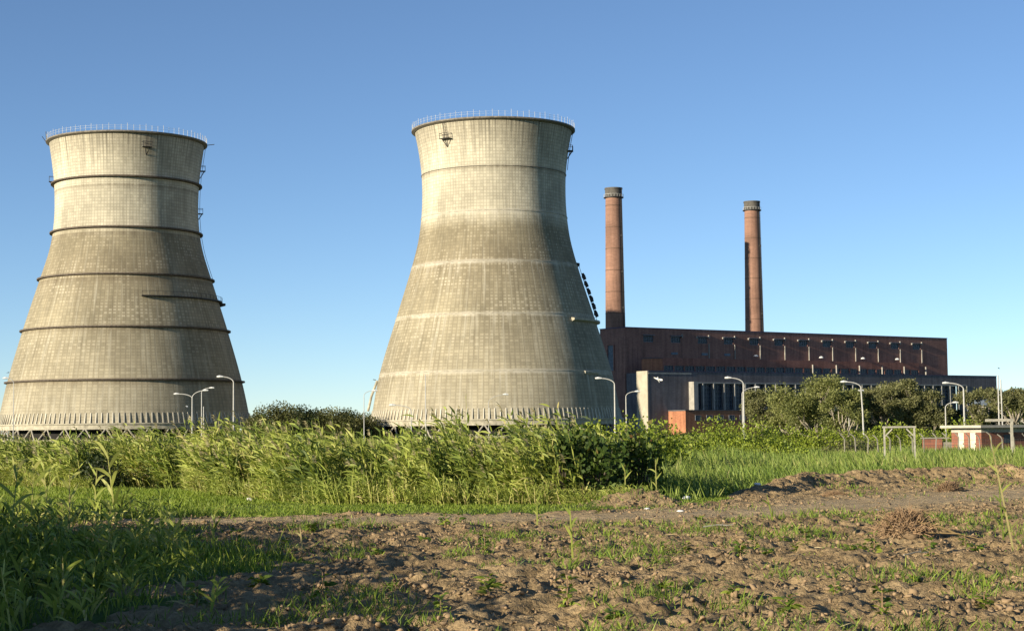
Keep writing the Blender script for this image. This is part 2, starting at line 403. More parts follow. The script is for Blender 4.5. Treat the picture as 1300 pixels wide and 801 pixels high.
# clods of turned soil
def icos(n):
    t = (1+5**.5)/2
    V = unit(np.array([(-1,t,0),(1,t,0),(-1,-t,0),(1,-t,0),(0,-1,t),(0,1,t),(0,-1,-t),(0,1,-t),(t,0,-1),(t,0,1),(-t,0,-1),(-t,0,1)], float))
    Fc = [(0,11,5),(0,5,1),(0,1,7),(0,7,10),(0,10,11),(1,5,9),(5,11,4),(11,10,2),(10,7,6),(7,1,8),(3,9,4),(3,4,2),(3,2,6),(3,6,8),(3,8,9),(4,9,5),(2,4,11),(6,2,10),(8,6,7),(9,8,1)]
    V = [tuple(v) for v in V]
    for _ in range(n):
        mid = {}; nf = []
        def m(a, b):
            k = (min(a, b), max(a, b))
            if k not in mid: p = (np.array(V[a])+np.array(V[b])); V.append(tuple(p/np.linalg.norm(p))); mid[k] = len(V)-1
            return mid[k]
        for a, b, c in Fc: ab, bc, ca = m(a, b), m(b, c), m(c, a); nf += [(a, ab, ca), (b, bc, ab), (c, ca, bc), (ab, bc, ca)]
        Fc = nf
    return np.array(V), np.array(Fc)
IV, IF = icos(1); JV, JF = icos(0)
def scatter(n, x0, x1, y0, y1, fn):
    x = RNG.uniform(x0, x1, n); y = RNG.uniform(y0, y1, n); k = RNG.random(n) < fn(x, y); return x[k], y[k]
def clods(cnt, smin, svar, pw, V0, F0, jt, thr):
    cx, cy = scatter(cnt, -15, 36, 23, 95, lambda x, y: soil_mask(x, y)*(1-.9*np.clip(path_mask(x, y), 0, 1))*np.clip((fbm(x*.55, y*.55, 71)-thr)*4, .04, 1))
    m_ = len(cx); cs = smin+svar*RNG.random(m_)**pw
    sc3 = RNG.uniform(.55, 1.45, (m_, 3))*np.array([1, 1, .75]); jit = 1+RNG.normal(size=(m_, len(V0)))*jt
    V = V0[None]*jit[..., None]*sc3[:, None]*cs[:, None, None]
    V = V + RNG.normal(size=V.shape)*cs[:, None, None]*.12
    tl = RNG.uniform(-.5, .5, (m_, 1)); V[..., 2] += V[..., 0]*tl
    ang = RNG.uniform(0, 6.28, m_); ca, sa = np.cos(ang)[:, None], np.sin(ang)[:, None]
    V = np.stack([V[..., 0]*ca-V[..., 1]*sa, V[..., 0]*sa+V[..., 1]*ca, V[..., 2]], -1)
    V += np.stack([cx, cy, height(cx, cy)+cs*.1], -1)[:, None]
    Q = (np.arange(m_)*len(V0))[:, None, None]+F0[None]
    return V.reshape(-1, 3), Q.reshape(-1, 3), np.zeros(m_*len(V0))
V, Q, _ = merge([clods(230000, .014, .050, 3.2, JV, JF, .42, .42), clods(1800, .05, .06, 2.0, IV, IF, .22, .5)])
tag(npmesh('soil_clods', V, Q, MT['clod']), kind='stuff', label='crumbled brown soil clods strewn over the ploughed foreground', cat='soil')

# ------------------------------------------------------------------ grass and reeds (uncountable)
def hgt(x, y): return height(x, y)
def blades(x, y, L, W, lean=(0, 0), spread=.35, droop=.25, nseg=3, rnd=None, z=None):
    n = len(x); d = np.stack([RNG.normal(size=n)*spread+lean[0], RNG.normal(size=n)*spread+lean[1], np.ones(n)], 1)
    b = np.stack([x, y, (hgt(x, y) if z is None else z)-.03], 1)
    return ribbons(b, d, L, W, droop*RNG.random(n), nseg, rnd=rnd)

# mown verge between reeds and soil
def verge_f(x, y):
    return (1-soil_mask(x, y))*(y < edge(x)+1.5)*(x > -34)*np.clip(.35+fbm(x*.5, y*.5, 80), 0, 1)
x, y = scatter(230000, -32, 12, 36, 98, verge_f); n_ = len(x)
k = fbm(x*.25, y*.25, 81); L = RNG.uniform(.07, .19, n_)*(.5+k*.9); L *= np.where(x < -9.5-(y-40)*.05, 1.5, 1)
tone = np.clip(.25+.5*fbm(x*.6, y*.6, 83)+RNG.normal(size=n_)*.14, 0, .97)
P = [blades(x, y, L, .012+.0003*y, spread=.4, nseg=2, rnd=tone)]
V, Q, r = merge(P); tag(npmesh('verge_grass', V, Q, LM['verge'], rnd=r), 'short bright green grass strip below the reeds', 'grass', kind='stuff')

# weeds and tufts sprouting in the soil
def weed_f(x, y):
    k = fbm(x*.38, y*.3, 90); near = np.clip((62-y)/25, 0, 1)
    return soil_mask(x, y)*(1-.8*np.clip(path_mask(x, y)*1.3, 0, 1))*np.clip((k-.525)*14, 0, 1)*np.clip((fbm(x*1.6, y*1.6, 92, 2)-.36)*4, .1, 1)*(.35+.65*near)
x, y = scatter(330000, -14, 34, 23, 92, weed_f); n_ = len(x)
L = RNG.uniform(.10, .30, n_)*np.clip((fbm(x*.38, y*.3, 90)-.5)*8, .5, 1.4)
V, Q, r = blades(x, y, L, .013+.0003*y, spread=.5, nseg=2, rnd=np.clip(.3+RNG.normal(size=n_)*.25, 0, .95))
tag(npmesh('soil_weeds', V, Q, LM['weed'], rnd=r), 'patches of green weeds and grass sprouting in the turned soil', 'weeds', kind='stuff')

# dry straw scraps on the soil
x, y = scatter(6000, -12, 34, 24, 92, lambda x, y: soil_mask(x, y)*.6); n_ = len(x)
b = np.stack([x, y, hgt(x, y)+.03], 1); az = RNG.uniform(0, 6.28, n_)
V, Q, r = ribbons(b, np.stack([np.cos(az), np.sin(az), RNG.uniform(-.05, .35, n_)], 1), RNG.uniform(.08, .5, n_), np.full(n_, .02), np.full(n_, .1), 2, side=np.tile([0, 0, 1.], (n_, 1))+RNG.normal(size=(n_, 3))*.4)
tag(npmesh('straw_scraps', V, Q, LM['straw'], rnd=r), 'scattered dry straw scraps on the bare soil', 'straw', kind='stuff')

# the tall reed bed
def reed_stand(x, y, H, nleaf, leaf, lean, wl, plume_p=.12):
    n = len(x); P = []; z = hgt(x, y)
    ln = np.stack([lean[0]+RNG.normal(size=n)*.13, lean[1]+RNG.normal(size=n)*.13, np.ones(n)], 1); d = unit(ln)
    b = np.stack([x, y, z-.05], 1); dr = RNG.uniform(.0, .12, n)
    tone = np.clip(.42+RNG.normal(size=n)*.15+.7*(fbm(x*.55, y*.4, 95, 2)-.5), .05, .8)
    P.append(ribbons(b, d, H, .025+wl*.25+0*H, dr, 4, prof=np.array([1, .9, .8, .6, .25]), rnd=np.clip(tone+.28*(RNG.random(n) < .55), 0, 1)))
    for k in range(nleaf):
        t = .12+.86*(k+RNG.random(n))/nleaf; p = b+d*(H*t)[:, None]; p[:, 2] -= dr*H*t**2
        az = RNG.uniform(0, 2*np.pi, n); out = np.stack([np.cos(az), np.sin(az), 0*az], 1)
        ld = d*RNG.uniform(.5, 1.3, n)[:, None]+out*RNG.uniform(.45, .95, n)[:, None]+np.array([lean[0]*1.4, 0, .1])
        L = leaf*RNG.uniform(.6, 1.25, n)*(1.1-.45*t)
        lt = np.clip(tone+RNG.normal(size=n)*.1+.3*(t < .3)*(RNG.random(n) < .7), 0, 1)
        P.append(ribbons(p, ld, L, wl*RNG.uniform(.7, 1.3, n), RNG.uniform(.15, .75, n), 4, rnd=lt))
    Pl = None; s = RNG.random(n) < plume_p
    if s.sum():
        m = s.sum(); tip = b[s]+d[s]*H[s][:, None]; tip[:, 2] -= dr[s]*H[s]
        Pp = []
        for k in range(16):
            t = RNG.random(m)*.34; q = tip-d[s]*t[:, None]*0+d[s]*(.3-t)[:, None]
            az = RNG.uniform(0, 6.28, m); out = np.stack([np.cos(az), np.sin(az), 0*az], 1)
            Pp.append(ribbons(q, d[s]+out*.4+np.array([lean[0]*2.2, 0, 0]), RNG.uniform(.14, .3, m), np.full(m, .04), RNG.uniform(.2, .8, m), 2))
        Pl = merge(Pp)
    return merge(P), Pl
# reed height by ground position
hx = np.array([-60, -24, -19, -14, -11, -8, -5.5, -3.5, -2.2, -1.5, -.7, .3, 1.2, 2.6, 4.2, 5.2, 6.6, 8.5, 60.])
hh = np.array([2.8, 2.8, 2.9, 3.3, 3.5, 3.6, 3.2, 3.3, 3.0, 4.6, 2.8, 2.8, 4.0, 3.9, 3.5, 2.7, 1.7, 1.4, 1.3])
groups = []
x = RNG.uniform(-46, 6.2, 12500); y = edge(x)+RNG.random(12500)**1.5*13+.3+1.2*fbm(x*.6, x*0, 99)
cl = fbm(x*.75, y*.5, 197, 3); H = np.interp(x*67/np.maximum(y, 67), hx, hh)*RNG.uniform(.45, 1.0, len(x))**.7*(.62+.74*cl)*np.clip(.5+.16*(y-edge(x)), .5, 1)+RNG.uniform(.2, .8, len(x))*(RNG.random(len(x)) < .05)
k = (x > -46) & (RNG.random(len(x)) < np.clip((cl-.38)*5, .04, .8)) & ~((650+F*x/y > 712+RNG.normal(size=len(x))*22) & (y < edge(x)+6)) & ~((x > -.9) & (x < .9) & (RNG.random(len(x)) < .35)) & ~((np.abs(x+21.5*y/97) < 3.0) & (y < edge(x)+4))
x, y, H = x[k], y[k], H[k]
(a, p1) = reed_stand(x, y, H, 10, .92, (-.30, -.05), .078)
tag(npmesh('tall_reed_bed', *a[:2], LM['reed'], rnd=a[2]), 'tall green reeds leaning left in front of the cooling towers', 'reeds', kind='stuff')
tag(npmesh('reed_plumes', *p1[:2], LM['plume'], rnd=p1[2]), 'straw coloured feathery reed tips above the reed bed', 'reed plumes', kind='stuff')
# a lower dense fringe of reeds
x = RNG.uniform(-44, 5.5, 6000); y = edge(x)+RNG.random(6000)*2.2-.6; H = RNG.uniform(.35, 1.3, 6000)*np.where(x > 1.5, .6, 1)*(.4+1.1*fbm(x*.8, y*.6, 196))
k = ~((np.abs(x+21.5*y/97) < 2.4)); x, y, H = x[k], y[k], H[k]
(a, _) = reed_stand(x, y, H, 5, .5, (-.12, -.05), .034, 0)
tag(npmesh('reed_fringe', *a[:2], LM['reed'], rnd=a[2]), 'low fringe of reeds and straw stems at the foot of the reed bed', 'reeds', kind='stuff')
# back of reed bed: wider, coarser
x = RNG.uniform(-90, 30, 9000); y = edge(x)+12+RNG.random(9000)*120; H = RNG.uniform(1.6, 2.6, 9000)
k = (x < 6+(y-80)*.05) & (np.abs(x) < y*.36); x, y, H = x[k], y[k], H[k]
(a, _) = reed_stand(x, y, H, 6, .8, (-.22, -.05), .07, 0)
tag(npmesh('distant_reeds', *a[:2], LM['reed'], rnd=a[2]), 'reeds further back reaching to the foot of the towers', 'reeds', kind='stuff')
# grassy field on the right
def field_f(x, y): return (y > edge(x)-1.0)*(x > 5.5+(y-70)*.07)*(x < y*.40)*np.clip(1.9-y/150, .45, 1)
x, y = scatter(150000, 5, 90, 66, 230, field_f); n_ = len(x)
pt = fbm(x*.13, y*.08, 101); L = RNG.uniform(.6, 1.35, n_)*(.65+.8*pt); L *= np.interp(y-edge(x), [-1, 3, 12], [.45, .75, 1.0])
L *= np.interp(x*70/y, [5, 9, 12], [1.5, 1.2, 1.0])
tone = np.clip(.2+.75*fbm(x*.22, y*.12, 103)+RNG.normal(size=n_)*.17-.05, 0, 1)
V, Q, r = blades(x, y, L, .022+.00042*y, lean=(-.25, -.05), spread=.33, droop=.5, nseg=3, rnd=tone)
tag(npmesh('field_grass', V, Q, LM['field'], rnd=r), 'long pale green grass of the field on the right', 'grass', kind='stuff')
# rank grass in the shaded corner on the left
x, y = scatter(26000, -22, -5, 24, 62, lambda x, y: (1-soil_mask(x, y))*(x > -y*.36)); n_ = len(x)
V, Q, r = blades(x, y, RNG.uniform(.2, .6, n_)*(.5+fbm(x*.4, y*.4, 105)), np.full(n_, .026), spread=.35, droop=.6, nseg=3)
tag(npmesh('rank_grass', V, Q, LM['verge'], rnd=r), 'rank dark grass in the shaded lower left corner', 'grass', kind='stuff')
# reeds and rank stems thick in the shaded left corner
x = RNG.uniform(-20, -4, 2600); y = RNG.uniform(26, 60, 2600); k = (650+F*x/y < 215+70*(fbm(x*.4, y*.4, 301)-.5)*4) & (x > -y*.34) & (RNG.random(2600) < np.clip((fbm(x*.5, y*.5, 303, 2)-.38)*6, .05, 1))
x, y = x[k], y[k]; H = RNG.uniform(.3, 1.15, len(x))
(a, _) = reed_stand(x, y, H, 7, .6, (-.05, -.05), .055, 0)
tag(npmesh('corner_reeds', *a[:2], LM['reed'], rnd=a[2]), 'short dark reeds crowding the shaded lower left corner', 'reeds', kind='stuff')
# rough scrub carpet far away round the towers and power station
x = RNG.uniform(-330, 420, 26000); y = RNG.uniform(200, 900, 26000); k = np.abs(x) < y*.42; x, y = x[k], y[k]; n_ = len(x)
V, Q, r = blades(x, y, RNG.uniform(.6, 1.6, n_), np.full(n_, .5), spread=.5, droop=.3, nseg=2, z=np.zeros(n_))
tag(npmesh('scrub', V, Q, LM['gum'], rnd=r), 'low scrub covering the flat ground around the power station', 'scrub', kind='stuff')

# ------------------------------------------------------------------ cooling towers
def prof_fn(zs, rs):
    # smooth monotone-ish interpolation (Catmull-Rom)
    def f(z):
        i = int(np.clip(np.searchsorted(zs, z)-1, 0, len(zs)-2)); h = zs[i+1]-zs[i]; t = (z-zs[i])/h
        m = lambda j: (rs[min(j+1, len(rs)-1)]-rs[max(j-1, 0)])/(zs[min(j+1, len(rs)-1)]-zs[max(j-1, 0)])
        return (2*t**3-3*t**2+1)*rs[i]+(t**3-2*t**2+t)*h*m(i)+(-2*t**3+3*t**2)*rs[i+1]+(t**3-t**2)*h*m(i+1)
    return f
def cooling_tower(name, loc, fr, top, label, shell, ring_zs, ring_w, ring_h, ringmat, phi0, details):
    root = empty(name, loc); tag(root, label, 'cooling tower', 'cooling towers')
    zs = np.linspace(4.2, top, 70)
    pr = [(fr(z), z) for z in zs] + [(fr(z)-.45, z) for z in zs[::-1]]
    MB().lathe(pr, 192, closed=True).build('shell', MT[shell], root, smooth=True)
    r = fr(top); MB().lathe([(r-.4, top+.004), (r+.95, top+.004), (r+.95, top-.45), (r+.02, top-.9), (r+.02, top-.05)][::1], 160, closed=True).build('lip', MT['lip'], root)
    for z in ring_zs:
        a = fr(z)+.01; b = fr(z-ring_h)+.01
        MB().lathe([(a, z), (a+ring_w, z-.1*ring_h), (a+ring_w, z-.7*ring_h), (b, z-ring_h)], 160, closed=True).build('stiffening_ring', MT[ringmat], root)
    r0 = fr(4.2)
    MB().lathe([(r0-.5, 4.1), (r0+.35, 4.1), (r0+.35, 5.55), (r0+.75, 5.6), (r0+.75, 6.0), (r0-.5, 6.0)], 160, closed=True).build('base_beam', MT['rim'], root)
    fb = MB(); nf = 150
    for k in range(nf):
        a = 2*math.pi*k/nf; ra = fr(9.2)+.02; rb = fr(6.1)+.02; t = np.array([math.cos(a), math.sin(a)])*.15; o = np.array([math.sin(a), -math.cos(a)])
        vs = []
        for (rr, z, e) in ((rb, 6.02, .42), (ra, 9.2, .16)):
            for s_, q in ((-1, 0), (1, 0), (1, e), (-1, e)):
                p = o*(rr+q)+t*s_; vs.append((p[0], p[1], z))
        fb.add(vs, [(0,3,2,1), (4,5,6,7), (0,1,5,4), (1,2,6,5), (2,3,7,6), (3,0,4,7)])
    fb.build('fin_band', MT['fin'], root)
    lg = None
    for k in range(40):
        for s_ in (-1, 1):
            if s_ == -1 and k == 0:
                a = 2*math.pi/80; b = MB(); p0 = Vector((0, -r0-1.4, -.2)); p1 = Vector((r0*math.sin(a), -r0*math.cos(a), 4.4)); b.tube([p0, p1], .27, 8)
                lg = b.build('leg', MT['leg'], root); b = MB(); p1 = Vector((-p1.x, p1.y, p1.z)); b.tube([p0, p1], .27, 8); lg2 = b.build('leg', MT['leg'], root); continue
            if k == 0: continue
            src = lg if s_ == -1 else lg2
            c = src.copy(); C.objects.link(c); c.parent = root; c.rotation_euler = (0, 0, k*2*math.pi/40)
    MB().lathe([(r0+3, -.1), (r0+3, 1.0), (r0+2.5, 1.0), (r0+2.5, -.1)], 96, closed=True).build('basin_wall', MT['rim'], root)
    pk = MB(); pk.lathe([(r0-4, .0), (r0-4, 6.0), (.2, 6.0)], 64).build('cooling_packing', MT['inner'], root)
    # rim railing
    rb = MB(); rr = fr(top)+.75
    for k in range(84):
        a = 2*math.pi*k/84; x, y = rr*math.sin(a), -rr*math.cos(a); hgt_ = 1.9 if k % 3 else 2.3
        rb.box(x-.045, x+.045, y-.045, y+.045, top-.1, top+hgt_)
    for zz in (.9, 1.6):
        rb.lathe([(rr-.015, top+zz-.015), (rr+.015, top+zz-.015), (rr+.015, top+zz+.015), (rr-.015, top+zz+.015)], 84, closed=True)
    rb.build('railing', MT['rail'], root)
    def P(phi, z, out=0): r_ = fr(z)+out; return Vector((r_*math.sin(R(phi)), -r_*math.cos(R(phi)), z))
    for d in details:
        kd = d[0]
        if kd == 'plat':
            _, phi, z, w_ = d; g = empty('platform', P(phi, z)); g.parent = root; g.rotation_euler = (0, 0, R(phi))
            b = MB().box(-w_, w_, -1.6, .3, -.15, 0)
            b.build('deck', MT['steel'], g)
            b = MB()
            for xx in (-w_+.1, 0, w_-.1): b.tube([(xx, -1.5, 0), (xx, -1.5, 1.7)], .07, 6)
            b.tube([(-w_, -1.5, 1.6), (w_, -1.5, 1.6)], .07, 6); b.tube([(-w_, -1.5, .8), (w_, -1.5, .8)], .05, 6)
            b.tube([(-w_, -1.5, 1.6), (-w_, .2, 1.6)], .07, 6); b.tube([(w_, -1.5, 1.6), (w_, .2, 1.6)], .07, 6)
            b.build('guard_rail', MT['steel'], g)
            MB().tube([(0, .3, -2.6), (w_*.6, -1.3, 0)], .12, 6).tube([(0, .3, -2.6), (-w_*.6, -1.3, 0)], .12, 6).build('bracket', MT['steel'], g)
        elif kd == 'gallery':
            _, p0, p1, z, o = d; r_ = fr(z)
            g = empty('gallery', (0, 0, 0)); g.parent = root
            MB().lathe([(r_+.02, z), (r_+o, z), (r_+o, z-.35), (r_+.02, z-.5)], 30, R(p0), R(p1), closed=True).build('deck', MT['steel'], g)
            b = MB(); k = p0
            while k <= p1:
                q = P(k, z, o-.1); b.tube([q, q+Vector((0, 0, 1.3))], .06, 5); k += 4.5
            b.lathe([(r_+o-.14, z+1.2), (r_+o-.06, z+1.2), (r_+o-.06, z+1.3), (r_+o-.14, z+1.3)], 30, R(p0), R(p1), closed=True)
            b.build('guard_rail', MT['steel'], g)
        elif kd == 'ledge':
            _, p0, p1, z, o, mt = d; r_ = fr(z)
            MB().lathe([(r_+.02, z), (r_+o, z-.2), (r_+o, z-.8), (r_+.02, z-1.4)], 20, R(p0), R(p1), closed=True).build('ledge', MT[mt], root)
        elif kd == 'ladder':
            _, phi, z0, z1 = d; b = MB(); ps = [P(phi, z, .5) for z in np.linspace(z0, z1, 14)]; tx = Vector((math.cos(R(phi)), math.sin(R(phi)), 0))*.3
            for s_ in (-1, 1): b.tube([p+tx*s_ for p in ps], .07, 5)
            zq = z0
            while zq < z1: p = P(phi, zq, .5); b.tube([p-tx, p+tx], .05, 4); zq += .9
            b.build('ladder', MT['steel'], root)
        elif kd == 'debris':
            _, phi, z0, z1, nn = d
            for k in range(nn):
                z = z0+(z1-z0)*k/(nn-1); p = P(phi, z, .9); q = P(phi+random.uniform(-1, 1), z-2.0, 1.1)
                MB().tube([p, (p+q)/2+Vector((random.uniform(-.2, .3), 0, 0)), q], [.45, .85, .6], 4).build('hanging_cladding', MT['steel'], root)
        elif kd == 'pipe':
            _, phi, z0, z1, o0, o1, rad = d
            MB().tube([P(phi, z0, o0), P(phi, (z0+z1)/2, (o0+o1)/2+.3), P(phi, z1, o1)], rad, 8).build('downpipe', MT['rim'], root)
        elif kd == 'horn':
            _, phi, z, up, ln_ = d; p = P(phi, z, .8); q = P(phi, z, .8+ln_); q.z += up
            MB().tube([p, q], .12, 6).build('bracket_arm', MT['steel'], root)
    return root
T2 = at(630, 544, 545); T1 = at(160, 549, 561)
fB = prof_fn([3, 20.2, 38.2, 52.2, 62, 68.7, 76, 84.5, 92, 99.4], [40.6, 37.4, 32.0, 27.6, 24.9, 23.8, 23.25, 23.35, 24.2, 25.6])
s_ = 561/545
fA = prof_fn([3, 19, 37, 53, 62, 68, 76, 85.5, 92, 99.5], [41.3, 38.0, 33.0, 28.0, 25.2, 24.0, 23.35, 23.6, 24.3, 25.4])
cooling_tower('cooling_tower', (T1.x, T1.y, 0), fA, 99.3, 'left concrete cooling tower banded by protruding dark stiffening rings', 'shell_a',
    [85.3, 69.0, 53.6, 36.6, 19.8], 1.05, .75, 'ring', 12.9,
    [('gallery', 21.5, 104, 46.3, 1.3), ('plat', 27, 94.4, 1.5), ('ladder', 27, 94.4, 99.4), ('plat', 101, 90.5, 1.2), ('plat', 100, 76, 1.2), ('ladder', 101, 54, 98), ('plat', -74, 85.8, .9), ('horn', -78, 99.0, 2.0, 1.4), ('horn', -72, 99.0, 3.2, .2), ('horn', 96, 98.9, .3, 2.6), ('ledge', 99, 104, 46.0, 2.2, 'steel')])
cooling_tower('cooling_tower', (T2.x, T2.y, 0), fB, 99.4, 'right concrete cooling tower with smooth profile and faint pale bands', 'shell_b',
    [84.7], .15, .28, 'lip', -.5,
    [('plat', -36, 93.7, 1.9), ('ladder', -36, 93.7, 99.3), ('plat', 84, 92.2, 1.7), ('ladder', 84, 86, 99.3), ('ledge', 47, 92, 37.2, 1.5, 'rim'), ('ledge', 84, 90, 56.0, 1.0, 'steel'),
     ('debris', 84.5, 52.5, 40.5, 6), ('ladder', 84.5, 36, 55), ('ledge', 47, 58, 20.6, .7, 'palering'), ('pipe', -88, 18.8, 9.0, .3, 1.5, .4), ('horn', -88, 19, .2, .9)])
tb = [o for o in C.objects if o.get('label', '').startswith('right concrete')][0]
for z in (70.8, 54.8, 38.3, 20.6):
    a = fB(z)+.01; MB().lathe([(a, z), (a+.14, z-.02), (a+.14, z-.32), (fB(z-.35)+.01, z-.35)], 160, closed=True).build('stiffening_ring', MT['palering'], tb)

# ------------------------------------------------------------------ power station
ph = empty('power_station', (45.9, 690, 0), math.atan2(.59, .81))
tag(ph, 'long brick power station with tall upper hall and lower dark glazed turbine hall', 'power station')
def winbox(name, x0, x1, z0, z1, yf, rec, nv, nh, parent, fm='frame'):
    f = MB(); t = .14; y0, y1 = yf+rec-.18, yf+rec
    f.box(x0, x1, y0, y1, z0, z0+t).box(x0, x1, y0, y1, z1-t, z1).box(x0, x0+t, y0, y1, z0+t, z1-t).box(x1-t, x1, y0, y1, z0+t, z1-t)
    for i in range(1, nv): xx = x0+(x1-x0)*i/nv; f.box(xx-.06, xx+.06, y0+.03, y1-.02, z0+t, z1-t)
    for i in range(1, nh): zz = z0+(z1-z0)*i/nh; f.box(x0+t, x1-t, y0+.045, y1-.035, zz-.06, zz+.06)
    w_ = f.build(name, MT[fm], parent)
    MB().box(x0+.05, x1-.05, y1+.002, y1+.05, z0+.05, z1-.05).build('pane', MT['glass'], w_)
    return w_
# upper hall: wall with 12 real openings
ws = [12.6+15.04*i for i in range(12)]; b = MB()
b.box(0, 200, 0, .6, 0, 38.0).box(0, 200, 0, .6, 40.6, 43.6)
xs = [0]+sum([[s-2.7, s+2.7] for s in ws], [])+[200]
for i in range(0, len(xs), 2): b.box(xs[i], xs[i+1], 0, .6, 38.0, 40.6)
b.box(0, .6, .6, 15.4, 0, 43.6).box(199.4, 200, .6, 15.4, 0, 43.6).box(0, 200, 15.4, 16, 0, 43.6)
b.build('upper_wall', MT['brick'], ph)
MB().box(.6, 199.4, .6, 15.4, 42.4, 42.9).build('roof', MT['roof'], ph)
cp = MB().box(-.15, 200.15, -.15, .75, 43.6, 43.95).box(-.15, .75, .75, 16.15, 43.6, 43.95).box(199.25, 200.15, .75, 16.15, 43.6, 43.95).box(.75, 199.25, 15.3, 16.15, 43.6, 43.95)
cp.build('coping', MT['cop'], ph)
for i, s in enumerate(ws):
    winbox('window', s-2.7, s+2.7, 38.0, 40.6, 0, .35, 4, 2, ph)
    MB().box(s-3.1, s+3.1, -.7, 0, 40.75, 41.0).build('window_hood', MT['frame'], ph)
    if i >= 1:
        MB().box(s+3.2, s+3.6, -.6, 0, 40.2, 41.6).build('hood_bracket', MT['whitefin'], ph)  # pale bracket at the end of the window hood, not a lamp
        if i >= 2:
            MB().box(s-3.7, s-3.25, -.6, 0, 40.2, 40.9).build('hood_bracket', MT['whitefin'], ph)
            MB().box(s+3.3, s+3.6, -.4, 0, 31.8, 37.9).build('downpipe', MT['whitefin'], ph)
for s in (70, 110, 137, 160): MB().lathe([(0.01, .9), (.8, .55), (1.1, 0), (.01, -.1)], 12).build('dish_lamp', MT['lamphead'], ph, loc=(s, -3.9, 32.8))
for s in (25, 55, 42): MB().box(s, s+3.4, -.28, -.002, 33.0, 34.0).build('vent', MT['frame'], ph)
# tall louvre in the sunlit gable
f = MB().box(-.5, 0, 6.6, 7.0, 26.2, 37.2).box(-.5, 0, 10.6, 11.0, 26.2, 37.2).box(-.5, 0, 7.0, 10.6, 36.8, 37.2).build('louvre_frame', MT['brick'], ph)
l = MB().box(-.05, -.002, 7.0, 10.6, 26.2, 36.8)
for k in range(12): l.box(-.3, -.06, 7.0, 10.6, 26.4+k*.85, 26.75+k*.85)
l.build('louvre', MT['frame'], ph)
# intermediate step with window strip
b = MB(); b.box(12, 176, -3, -.002, 0, 25.9).box(12, 176, -3, -.002, 28.3, 31.5)
nx_ = 28; st = 164/nx_
for i in range(nx_+1): xx = 12+i*st; b.box(max(12, xx-.35), min(176, xx+.35), -3, -.002, 25.9, 28.3)
b.build('step_wall', MT['brick2'], ph)
for i in range(nx_): winbox('strip_window', 12+i*st+.35, 12+(i+1)*st-.35, 25.9, 28.3, -3, .4, 3, 1, ph)
for i in range(6): s = 105+15.04*i; MB().box(s, s+.35, -3.6, -3.002, 25.3, 29.8).build('downpipe', MT['whitefin'], ph)
MB().box(2, 8, -14, -8, 24.95, 30.5).build('stair_house', MT['annexbrick'], ph)
MB().box(1.8, 8.2, -14.2, -7.8, 30.505, 30.8).build('stair_house_roof', MT['roof'], ph)
# lower turbine hall
X0, X1 = 13.6, 13.6+5.82*29
b = MB()
b.box(-9.1, 204, -25, -23, 20.3, 24.9).box(-9.1, 204, -25, -23, 0, 8.9).box(-9.1, X0, -25, -23, 8.9, 20.3).box(X1, 204, -25, -23, 8.9, 20.3)
b.box(-9.1, 0, -23, -18.4, 0, 24.7).box(203.2, 204, -23, -3.1, 0, 24.9).box(0, .7, -18.4, -.7, 0, 24.9)
b.build('turbine_hall_wall', MT['darkbrick'], ph)
MB().box(-9.7, -9.103, -25.05, -18.4, 0, 25.05).build('end_wall', MT['cream'], ph)
MB().box(.7, 203.2, -23, -3.1, 24.2, 24.6).build('turbine_hall_roof', MT['roof'], ph)
MB().box(-9.1, 204.1, -25.15, -22.9, 24.905, 25.15).build('coping', MT['cop'], ph)
MB().box(-9.1, X0-.1, -25.12, -25.002, 23.9, 24.4).box(X0, X1, -25.3, -25.002, 20.3, 20.8).build('string_course', MT['pier'], ph)
MB().box(12.0, 14.3, -28.0, -25.002, 5, 20.9).build('bright_end_pier', MT['whitefin'], ph)
for i in range(1, 30):
    s = X0+5.82*i; MB().box(s-.28, s+.28, -25.45, -24.2, 8.9, 20.29).build('pier', MT['pier'], ph)
for i in range(29):
    winbox('tall_window', X0+5.82*i+.37, X0+5.82*(i+1)-.37, 8.95, 20.25, -25, 1.3, 4, 7, ph)
# louvre window on the recessed side wall
winbox_ = MB().box(-.25, -.002, -13, -9, 8, 20).build('side_window', MT['glass'], ph)
# annex
a_ = MB().box(1, 80, -35, -25.003, 0, 9.2).build('annex_wall', MT['annexbrick'], ph)
MB().box(.8, 80.2, -35.2, -25.004, 9.203, 9.6).build('annex_roof', MT['roof'], ph)
for k in range(12): winbox('annex_window', 6+6*k, 9+6*k, 5.5, 7.5, -35.2, .19, 3, 1, ph)

